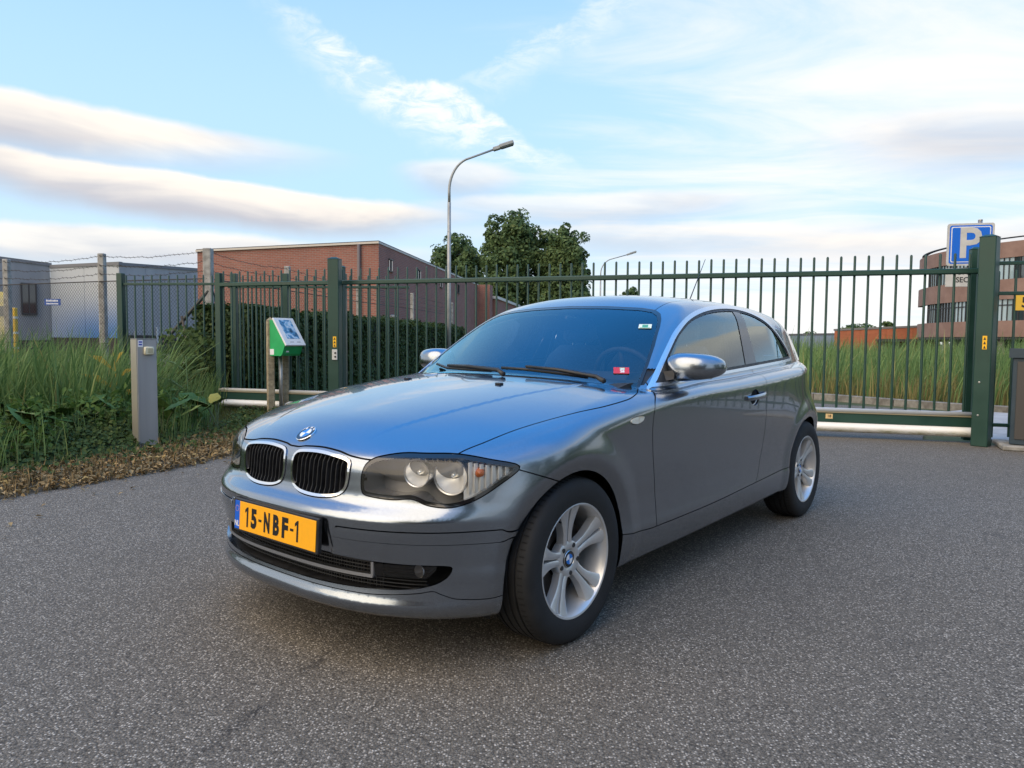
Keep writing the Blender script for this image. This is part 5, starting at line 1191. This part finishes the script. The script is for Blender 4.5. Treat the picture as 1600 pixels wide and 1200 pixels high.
tree('maple_tree', 'dark green tree with a steep right edge at the end of the tree group', b_, 8.5, o_, 23000, .32, seed=8)
b_, o_ = bl(985, 110, [(985, 457, 12, 8), (975, 468, 13, 6), (992, 464, 8, 9)]); tree('far_tree', 'tiny distant tree seen over the car roof', b_, 8, o_, 700, .5, seed=11)
b_, o_ = bl(1265, 130, [(1265, 523, 10, 5), (1258, 526, 9, 4)]); tree('far_tree', 'tiny distant tree top over the pale blue warehouse', b_, 2, o_, 400, .5, seed=12)
b_, o_ = bl(1388, 110, [(1386, 508, 8, 6), (1392, 512, 7, 6)]); tree('far_tree', 'tiny distant tree top over the orange brick building', b_, 3, o_, 400, .5, seed=13)
b_, o_ = bl(1345, 120, [(1345, 514, 22, 4), (1322, 515, 12, 4)]); tree('far_tree', 'low distant tree line left of the tree top above the orange building', b_, 2, o_, 600, .5, seed=14)

# ================================================================== hedge along the inner drive
def hedge():
    rng = np.random.default_rng(21); path = np.array([(-5.05, 12.9), (-4.3, 15.8), (-3.7, 19.5), (-3.15, 24.5), (-2.6, 31.)]); H = 1.62; W = 1.15
    d = np.diff(path, axis=0); L = np.linalg.norm(d, axis=1); cum = np.concatenate([[0], np.cumsum(L)]); core = MB()
    n = 52000; s = cum[-1]*rng.uniform(0, 1, n)**1.7; i = np.clip(np.searchsorted(cum, s)-1, 0, len(L)-1); u = d[i]/L[i][:, None]; nrm2 = np.stack([u[:, 1], -u[:, 0]], 1); c = path[i]+u*(s-cum[i])[:, None]
    face = rng.uniform(0, 1, n); P = np.zeros((n, 3)); Nn = np.zeros((n, 3)); a = rng.uniform(-.5, .5, n)*W; z = rng.uniform(0.02, H, n)
    bulge = .05*np.sin(s*2.1)+.04*np.sin(s*5.3+1)+rng.normal(0, .035, n)
    f = face < .62; P[f, :2] = (c+nrm2*(W/2+bulge)[:, None])[f]; P[f, 2] = z[f]; Nn[f, :2] = nrm2[f]
    t = ~f; P[t, :2] = (c+nrm2*a[:, None])[t]; P[t, 2] = (H+bulge*.9)[t]; Nn[t, 2] = 1.
    # near end
    m = 4200; u0 = d[0]/L[0]; n0 = np.array([u0[1], -u0[0]]); q = np.zeros((m, 3)); q[:, :2] = path[0]+n0*rng.uniform(-.5, .5, (m, 1))*W-u0*rng.normal(.05, .05, (m, 1)); q[:, 2] = rng.uniform(0, H, m); qn = np.zeros((m, 3)); qn[:, :2] = -u0
    h = empty('clipped_hedge', (0, 0, 0), 0, 'long dark clipped hedge behind the gate in front of the brick hall', 'hedge')
    V, Q = leaves(np.concatenate([P, q]), np.concatenate([Nn, qn]), np.full(n+m, .085), rng, .6, .3); mesh_np(V, Q, G_HEDGE, 'foliage', h)
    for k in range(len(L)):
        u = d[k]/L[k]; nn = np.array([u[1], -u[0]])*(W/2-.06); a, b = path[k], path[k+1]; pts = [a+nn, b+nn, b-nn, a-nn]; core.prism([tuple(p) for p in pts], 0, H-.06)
    core.build('shade_core', mat('hedge_shade', (.010, .014, .008), .95), h)  # solid near-black core, the hedge's inner shade put into its colour
hedge()

# ================================================================== tall reeds
def reeds(name, label, poly, n, h0, h1, w, lean, m, seed, parent=None):
    rng = np.random.default_rng(seed); P2 = poly_pts(poly, n, rng); cl = (np.sin(P2[:, 0]*2.3+np.sin(P2[:, 1]*1.7))+np.sin(P2[:, 0]*5.1-P2[:, 1]*3.7)+np.sin(P2[:, 1]*7.3+P2[:, 0]*1.3)*.7)*.19+.5
    P = np.concatenate([P2, np.full((n, 1), -.03)], 1); h = rng.uniform(h0, h1, n)*(.70+.44*cl); ln = np.array(lean)+np.stack([np.sin(P2[:, 0]*3.1+P2[:, 1]), np.cos(P2[:, 1]*2.7-P2[:, 0])], 1)*.22; V, Q = blades(P, h, rng.uniform(.5, 1.3, n)*w, ln, rng, .9, 4)
    return mesh_np(V, Q, m, name, parent, label=label, category='reeds' if parent is None else None, kind='stuff')
rl = [(-9.6, 8.4), (-6.9, 7.9), (-4.75, 8.2), (-4.6, 9.8), (-5.4, 11.0), (-6.5, 12.0), (-10.5, 12.2)]
reeds('tall_reeds', 'tall green reeds leaning right, left of the steel pillar', rl, 6500, .75, 1.45, .014, (.42, -.1), G_REED, 31)
reeds('tall_reeds', 'lower mixed grass between the steel pillar and the short bar fence', [(-6.0, 9.5), (-4.35, 9.3), (-4.5, 11.6), (-6.2, 12.0)], 1500, .35, .85, .007, (.2, -.1), G_REED, 32)
rr_ = [(5.2, 17.6), (6.6, 15.3), (7.75, 13.4), (8.4, 12.6), (10.2, 11.3), (14, 10.5), (24, 22), (16, 34), (8., 34)]
reeds('tall_reeds', 'tall green reeds beyond the gate along the kerb', rr_, 15000, .85, 1.55, .016, (.12, -.05), G_REED, 33)
reeds('dry_reeds', 'straw yellow reeds at the front of the bed beyond the gate', [(5.9, 16.0), (7.6, 13.5), (8.5, 12.5), (10.0, 11.3), (11.5, 12.), (8., 16.2)], 2200, .35, .85, .010, (.12, -.05), G_DRYREED, 34)
reeds('tall_reeds', 'reeds behind the bar fence right of the thick gate post', [(8.6, 11.6), (15, 8.5), (18, 12), (11, 14.5)], 3500, .9, 1.35, .013, (.1, 0), G_REED, 35)
# kerb of the inner drive
def kerb():
    pts = [Vector(p) for p in ((4.6, 18.6, 0), (5.5, 16.6, 0), (6.3, 15.2, 0), (7.2, 13.75, 0), (7.9, 12.75, 0), (8.7, 12.0, 0), (10.0, 11.1, 0), (12.5, 9.9, 0))]; k = empty('kerb_edging', (0, 0, 0)); k['kind'] = 'structure'; C = mat('kerb_concrete', (.20, .19, .17), .9, fn=var((.13, .12, .105), (.25, .24, .215), 8., bump=(50., .5, .006)))
    for a, b in zip(pts, pts[1:]):
        n = max(1, round((b-a).length/1.0))
        for i in range(n):
            p, q = a.lerp(b, i/n), a.lerp(b, (i+1)/n); u = (q-p).normalized(); o = MB().box((.006, -.07, -.05), ((q-p).length-.006, .07, .105), .012).build('kerb_stone', C, k); o.location = p; o.rotation_euler.z = math.atan2(u.y, u.x)
kerb()
sheet('earth_bed', [(4.62, 18.62), (5.5, 16.62), (6.3, 15.22), (7.2, 13.77), (7.9, 12.77), (8.7, 12.02), (10.0, 11.12), (12.5, 9.92), (24, 9.9), (30, 24), (10, 36)], .03, EARTH)
# pale yard seen under the fence to the right
sheet('yard_paving', [(5.7, 8.75), (10.2, 7.2), (12.2, 9.8), (9.9, 10.95), (8.5, 11.85), (7.75, 12.6), (6.9, 12.0)], .008, mat('pale_paving', (.36, .35, .33), .85, fn=var((.30, .29, .275), (.42, .41, .39), 3., bump=(60., .4, .004))))

# ================================================================== verge on the left
VERGE = [(-14, -2), (-8, -2)]+edge+[(-3.4, 11.9), (-5.0, 12.4), (-7, 14), (-14, 14)]
sheet('verge', VERGE, -.006, EARTH)
def offs(d): 
    e = np.array(edge); t = np.gradient(e, axis=0); t /= np.linalg.norm(t, axis=1, keepdims=True); return e+np.stack([-t[:, 1], t[:, 0]], 1)*d
def verge():
    rng = np.random.default_rng(41); e0, e1, e2, e3 = offs(-.05), offs(.98), offs(1.05), offs(2.4)
    clear = lambda P: P[~((P[:, 0] > -4.25) & (P[:, 0] < -3.35) & (P[:, 1] > 6.7) & (P[:, 1] < 7.72))]
    strip = lambda a, b, i0=0, i1=99: np.concatenate([a[i0:i1], b[i0:i1][::-1]])
    # dry leaves and stalks along the asphalt
    n = 6500; P2 = poly_pts(strip(e0, e1, 0, 8), n, rng); dz = rng.uniform(.0, .05, n); v, q = leaves(np.concatenate([P2, dz[:, None]], 1), np.tile([0, 0, 1.], (n, 1)), np.full(n, .055), rng, .5, .5); mesh_np(v, q, G_LITTER, 'leaf_litter', None, label='dry brown fallen leaves along the asphalt edge', category='leaves', kind='stuff')
    n = 2600; P2 = poly_pts(strip(e0, e1, 0, 8), n, rng); P = np.concatenate([P2, np.full((n, 1), -.005)], 1); v, q = blades(P, rng.uniform(.04, .17, n), rng.uniform(.5, 1., n)*.005, (.1, -.1), rng, .2, 2); mesh_np(v, q, G_LITTER, 'dead_stalks', None, label='dead straw stalks standing in the leaf litter', category='stalks', kind='stuff')
    # lawn by the gate
    n = 11000; P2 = poly_pts([(-2.66, 7.4), (-2.66, 9.6), (-3.0, 11.0), (-3.4, 12.0), (-5.0, 12.4), (-5.3, 11.2), (-4.6, 9.6), (-3.7, 8.2)], n, rng); P = np.concatenate([P2, np.full((n, 1), -.008)], 1); v, q = blades(P, rng.uniform(.03, .09, n), rng.uniform(.5, 1., n)*.006, (.05, 0), rng, .2, 2); mesh_np(v, q, G_GRASS, 'short_grass', None, label='short patchy grass between the car and the gate', category='grass', kind='stuff')
    # low ivy carpet
    n = 15000; P2 = poly_pts(strip(e1, e3, 0, 8), n, rng); dd_ = np.abs(psd(P2[:, 0], P2[:, 1], np.concatenate([e1[:8], e1[:8][::-1]+1e-4]))); hz = np.clip(dd_*.42, 0, .34)*rng.uniform(.25, 1., n)+.012*np.sin(P2[:, 0]*9)+.02
    v, q = leaves(np.concatenate([P2, hz[:, None]], 1), np.tile([.2, -.45, .8], (n, 1)), np.full(n, .048), rng, .85, .25); mesh_np(v, q, G_IVY, 'ivy_carpet', None, label='low dark ivy carpet in front of the reeds', category='ivy', kind='stuff')
    n = 1900; P2 = poly_pts(strip(offs(.45), offs(1.0)), n, rng); v, q = leaves(np.concatenate([P2, rng.uniform(.01, .12, (n, 1))], 1), np.tile([.2, -.3, .9], (n, 1)), np.full(n, .045), rng, .8, .25); mesh_np(v, q, G_IVY, 'ivy_runners', None, label='thin ivy runners creeping over the leaf litter', category='ivy', kind='stuff')
    # nettles and grass tufts standing in the ivy
    P2 = clear(poly_pts(strip(offs(1.0), offs(2.3), 1, 9), 1500, rng)); n = len(P2); P = np.concatenate([P2, np.full((n, 1), 0.)], 1); v, q = blades(P, rng.uniform(.18, .55, n), rng.uniform(.5, 1.2, n)*.007, (.25, -.2), rng, .8, 3); mesh_np(v, q, G_REED, 'grass_tufts', None, label='loose grass tufts standing in the ivy carpet', category='grass', kind='stuff')
    P2 = clear(poly_pts(strip(offs(1.15), offs(2.5), 1, 9), 420, rng)); n = len(P2); V_, Q_, c_ = [], [], 0
    for x, y in P2:
        hh = rng.uniform(.2, .6); k = int(hh*26); zz = np.linspace(.08, hh, k); a = rng.uniform(0, 6.28, k); dxy = .055*(1-.5*zz/hh); lx = rng.normal(0, .12, 2)
        pp = np.stack([x+lx[0]*zz+dxy*np.cos(a), y+lx[1]*zz+dxy*np.sin(a), zz], 1); v, q = leaves(pp, np.stack([np.cos(a), np.sin(a), np.full(k, .9)], 1), np.full(k, .075), rng, .55, .3); V_.append(v); Q_.append(q+c_); c_ += len(v)
    mesh_np(np.concatenate(V_), np.concatenate(Q_), G_BUTT, 'nettle_patch', None, label='patch of leafy nettles between ivy carpet and tall reeds', category='nettles', kind='stuff')
    # single leaves blown onto the asphalt
    n = 150; t_ = rng.integers(0, len(edge)-1, n); u_ = rng.uniform(0, 1, (n, 1)); e = np.array(edge); P2 = e[t_]*(1-u_)+e[t_+1]*u_+np.stack([rng.exponential(.22, n), rng.normal(0, .05, n)], 1); v, q = leaves(np.concatenate([P2, np.full((n, 1), .012)], 1), np.tile([0, 0, 2.5], (n, 1)), np.full(n, .045), rng, .5, .3); mesh_np(v, q, G_LITTER, 'blown_leaves', None, label='single dry leaves blown onto the asphalt edge', category='leaves', kind='stuff')
    # ivy climbing the fence corner
    n = 2600; c = at(322, 560, 12.9); a = rng.uniform(-.30, .48, n); z = rng.uniform(0, 1, n)**1.5*1.35*(1-.42*np.abs(a)); P = np.stack([c.x+a+rng.normal(0, .1, n), 12.0+rng.normal(0, .30, n)+.5*(a < 0), z], 1); v, q = leaves(P, np.tile([.1, -1., .3], (n, 1)), np.full(n, .075), rng, .85, .25)
    ic = empty('climbing_ivy', (0, 0, 0), 0, 'dark ivy climbing the concrete corner post beside the gate tail', 'ivy'); mesh_np(v, q, G_IVY, 'foliage', ic)
    MB().tube([(c.x, 12.1, 0), (c.x+.05, 12.15, .8), (c.x-.1, 12.2, 1.5)], .02, 6).build('stem', BARK, ic, True)
    # butterbur: large round leaves on stalks
    th = np.linspace(0, 2*math.pi, 19)[:-1]; ring = []
    for rr, zz in ((.0, 0.), (.5, .05), (1., .02)):
        for t in th: lob = 1.+.09*math.cos(6*t)-.32*math.exp(-((t-math.pi)/.28)**2); ring.append((rr*lob*math.cos(t), rr*lob*.92*math.sin(t), zz*(1+.8*math.cos(6*t))-.10*rr*rr))
    n = 18; Fc = [(k*n+i, k*n+(i+1) % n, (k+1)*n+(i+1) % n, (k+1)*n+i) for k in range(2) for i in range(n)]; lm = raw(ring, Fc, True)
    def bfn(N, b):
        tc = N.add('TexCoord').outputs['Object']; r = N.add('ObjectInfo').outputs['Random']; sp = N.add('SeparateXYZ', {0: tc}).outputs; ang = N.m('ARCTAN2', sp[1], sp[0]); vein = N.mr(N.m('ABSOLUTE', N.m('SINE', N.m('MULTIPLY', ang, 6.))), .0, .16, 1., 0.)
        c = N.ramp(r, [(0., (.035, .085, .020)), (.55, (.075, .14, .032)), (.85, (.11, .17, .04)), (1., (.22, .22, .06))]); c = N.mix(N.m('MULTIPLY', vein, .35), c, (.11, .15, .05)); c = N.mix(N.mr(N.noise(tc, 3., 4, .6), .5, .8, 0., .4), c, (.09, .08, .03)); N.l.new(c, b.inputs['Base Color'])
    lm.materials.append(mat('butterbur_leaf', (.05, .1, .025), .75, spec=.2, fn=bfn))
    stem_m = mat('green_stalk', (.09, .12, .05), .6)
    spots = [(20, 690, 3, .26), (75, 680, 4, .30), (10, 655, 3, .34), (130, 672, 4, .24), (165, 662, 3, .22), (255, 668, 4, .22), (285, 655, 4, .26), (315, 650, 3, .24), (240, 640, 3, .22), (180, 640, 4, .22), (110, 645, 4, .25), (55, 640, 4, .27), (340, 655, 3, .17), (270, 632, 3, .22)]
    blab = ['butterbur plant with large leaves lowest at the ivy edge', 'four-leaved butterbur plant in the ivy below the tall reeds', 'largest-leaved butterbur plant under the leaning reeds', 'butterbur plant halfway between the leaning reeds and the steel pillar', 'small butterbur plant close to the foot of the steel pillar, reed side',
            'butterbur plant close to the foot of the steel pillar, gate side', 'four-leaved butterbur plant below the young green reed', 'butterbur plant at the edge of the short grass by the gate', 'butterbur plant right behind the steel pillar', 'butterbur plant under the yellowing reed',
            'butterbur plant hidden at the foot of the tall reeds', 'butterbur plant at the back of the ivy below the company sign', 'smallest butterbur plant beside the climbing ivy', 'butterbur plant behind the young green reed']
    for k, (px, py, nl, R_) in enumerate(spots):
        g = gnd(px, py+22); pl = empty('butterbur_plant', (g.x, g.y, 0), 0, blab[k], 'plant', 'butterbur plants on the verge')
        for j in range(nl):
            a = rng.uniform(0, 6.28); d = rng.uniform(.05, .28); hh = rng.uniform(.22, .46); o = bpy.data.objects.new('leaf', lm); COL.objects.link(o); o.parent = pl; s = R_*rng.uniform(.40, .72); o.location = (d*math.cos(a), d*math.sin(a), hh); o.scale = (s, s, s); o.rotation_euler = (rng.uniform(-.5, .5)+.45, rng.uniform(-.5, .6), rng.uniform(0, 6.28))
            MB().tube([(0, 0, 0), (d*.4*math.cos(a), d*.4*math.sin(a), hh*.6), (d*math.cos(a), d*math.sin(a), hh-.01)], .008, 5).build('stalk', stem_m, pl)
    # one yellowing reed
    g = gnd(183, 672); y = empty('yellowing_reed', (g.x, g.y, 0), 0, 'single yellowing reed stem just left of the steel pillar', 'plant'); YM = mat('yellow_leaf', (.42, .30, .05), .7)
    MB().tube([(0, 0, 0), (.02, 0, .45), (-.02, 0, .95)], .006, 5).build('stem', YM, y)
    for z, a, L in ((.35, 20, .35), (.5, 160, .40), (.62, -20, .30), (.72, 130, .42), (.82, 60, .30), (.45, 100, .3)):
        d = Vector((math.cos(R(a)), -.3, 0))*L; MB().add([(0, 0, z), tuple(d*.5+Vector((0, .009, z+L*.45))), tuple(d+Vector((0, 0, z+L*.5))), tuple(d*.5+Vector((0, -.009, z+L*.42)))], [(0, 1, 2), (0, 2, 3)]).build('leaf', YM, y)
    # second reed right of the pillar
    g = gnd(292, 662); y = empty('young_reed', (g.x, g.y, 0), 0, 'single young green reed right of the steel pillar', 'plant'); YM = mat('young_reed_green', (.13, .21, .09), .6)
    MB().tube([(0, 0, 0), (.02, 0, .45), (.0, 0, .9)], .006, 5).build('stem', YM, y)
    for z, a, L in ((.3, 30, .35), (.45, 150, .40), (.6, 20, .36), (.7, 140, .34), (.8, 50, .3)):
        d = Vector((math.cos(R(a)), -.2, 0))*L; MB().add([(0, 0, z), tuple(d*.5+Vector((0, .015, z+L*.35))), tuple(d+Vector((0, 0, z+L*.45))), tuple(d*.5+Vector((0, -.015, z+L*.32)))], [(0, 1, 2), (0, 2, 3)]).build('leaf', YM, y)
    # yellow post and board behind the chain-link fence
    p = at(21, 500, 17.0); y = empty('striped_post', (p.x, p.y, 0), 0, 'yellow marker post with scuffed stripes behind the chain-link fence', 'post'); YP = mat('marker_yellow', (.72, .42, .03), .5, fn=var((.75, .45, .03), (.55, .38, .10), 8.))
    MB().box((-.075, -.05, 0), (.075, .05, 1.80), .012).build('shaft', YP, y)
    for z in (.5, .85, 1.2, 1.55): MB().box((-.077, -.052, z), (.077, .052, z+.05)).build('stripe', mat('stripe_white', (.6, .58, .5), .6), y)
    p = at(2, 510, 17.6); b = empty('notice_board', (p.x, p.y, 0), 0, 'yellow and grey notice board at the edge behind the fence post', 'sign')
    MB().box((-.5, -.02, .8), (.16, .02, 2.2), .005).build('board', mat('board_yellow', (.62, .52, .22), .6, fn=var((.70, .58, .20), (.45, .42, .33), 3.)), b); MB().box((-.5, -.026, 1.62), (.16, -.021, 1.86)).build('grey_band', mat('board_grey', (.22, .22, .20), .6), b); MB().tube([(-.2, .05, 0), (-.2, .05, 2.)], .03, 8).build('stake', GALV, b)
verge()

# ================================================================== what the car body mirrors: planting right of and behind the camera
def around():
    rng = np.random.default_rng(77)
    t0 = tree('roadside_tree', 'bushy roadside tree in the middle of the row right of the driveway', (19.5, 3.4), 7.5, [(0, 0, 4.6, 2.0, 1.8), (.9, .4, 3.4, 1.7, 1.4), (-.8, -.3, 3.6, 1.6, 1.5), (.2, -.6, 5.8, 1.3, 1.2)], 5200, .26, seed=91, group='trees right of the driveway', trunk=.16)
    tl_ = ['bushy roadside tree closest to the bar fence', 'bushy roadside tree farther along the driveway', 'large bushy tree at the far end of the roadside row', 'bushy tree inside the bar fence beyond the roadside row', 'large bushy tree left of the house across the road', 'bushy tree in front of the house across the road', 'large bushy tree right of the house across the road']
    for x, y, s, a in ((21.5, 7.2, .9, 70), (18.8, -3.2, 1.1, 150), (20.0, -9.5, 1.25, 40), (26, 10., 1.1, 200), (-8, -16, 1.5, 10), (-1.5, -19, 1.3, 100), (6.5, -18, 1.5, 250)):
        c = copy_tree(t0); c.location = (x, y, 0); c.rotation_euler.z = R(a); c.scale = (s, s, s)
        c['label'] = tl_.pop(0)
        if y < -10: c['group'] = 'trees across the road behind the camera'
    poly = [(9.4, 4.6), (13, 2.2), (13, -6), (17, -6), (17, 8), (11, 7.2)]
    reeds('tall_reeds', 'reed verge right of the driveway outside the gate', poly, 4200, .7, 1.3, .014, (.1, 0), G_REED, 36)
    # bramble bank so that the car's flank mirrors dark green
    P2 = poly_pts([(9.8, 3.2), (11.2, 5.9), (16, 6.5), (16, -7), (11.5, -7)], 9000, rng); h = rng.uniform(.1, 1.9, 9000); v, q = leaves(np.concatenate([P2, h[:, None]], 1), np.tile([-.7, 0, .5], (9000, 1)), np.full(9000, .16), rng, .7, .25); bk = empty('bramble_bank', (0, 0, 0), 0, 'dense dark bramble bank right of the driveway', 'bush'); mesh_np(v, q, G_HEDGE, 'foliage', bk); MB().tube([(13, 0, 0), (13, .2, 1.2)], .03, 6).build('stem', BARK, bk)
    b = empty('brick_house', (-2, -30, 0), 0, 'plain brick house across the road behind the camera', 'building'); MB().box((-14, -4, 0), (12, 4, 5.2)).build('wall', BRICK, b); MB().prism([(-4.6, 5.2), (4.6, 5.2), (0, 8.2)], -14.4, 12.4, 'x').build('roof', mat('roof_tile', (.10, .06, .05), .8), b)
    for x in (-11, -6, -1, 4, 9): w = MB().box((x, 3.95, 1.0), (x+1.8, 4.04, 2.6)).build('window', WGLASS, b); MB().box((x-.1, 4.0, .9), (x+1.9, 4.08, 1.0)).build('sill', TRIM, w)
around()
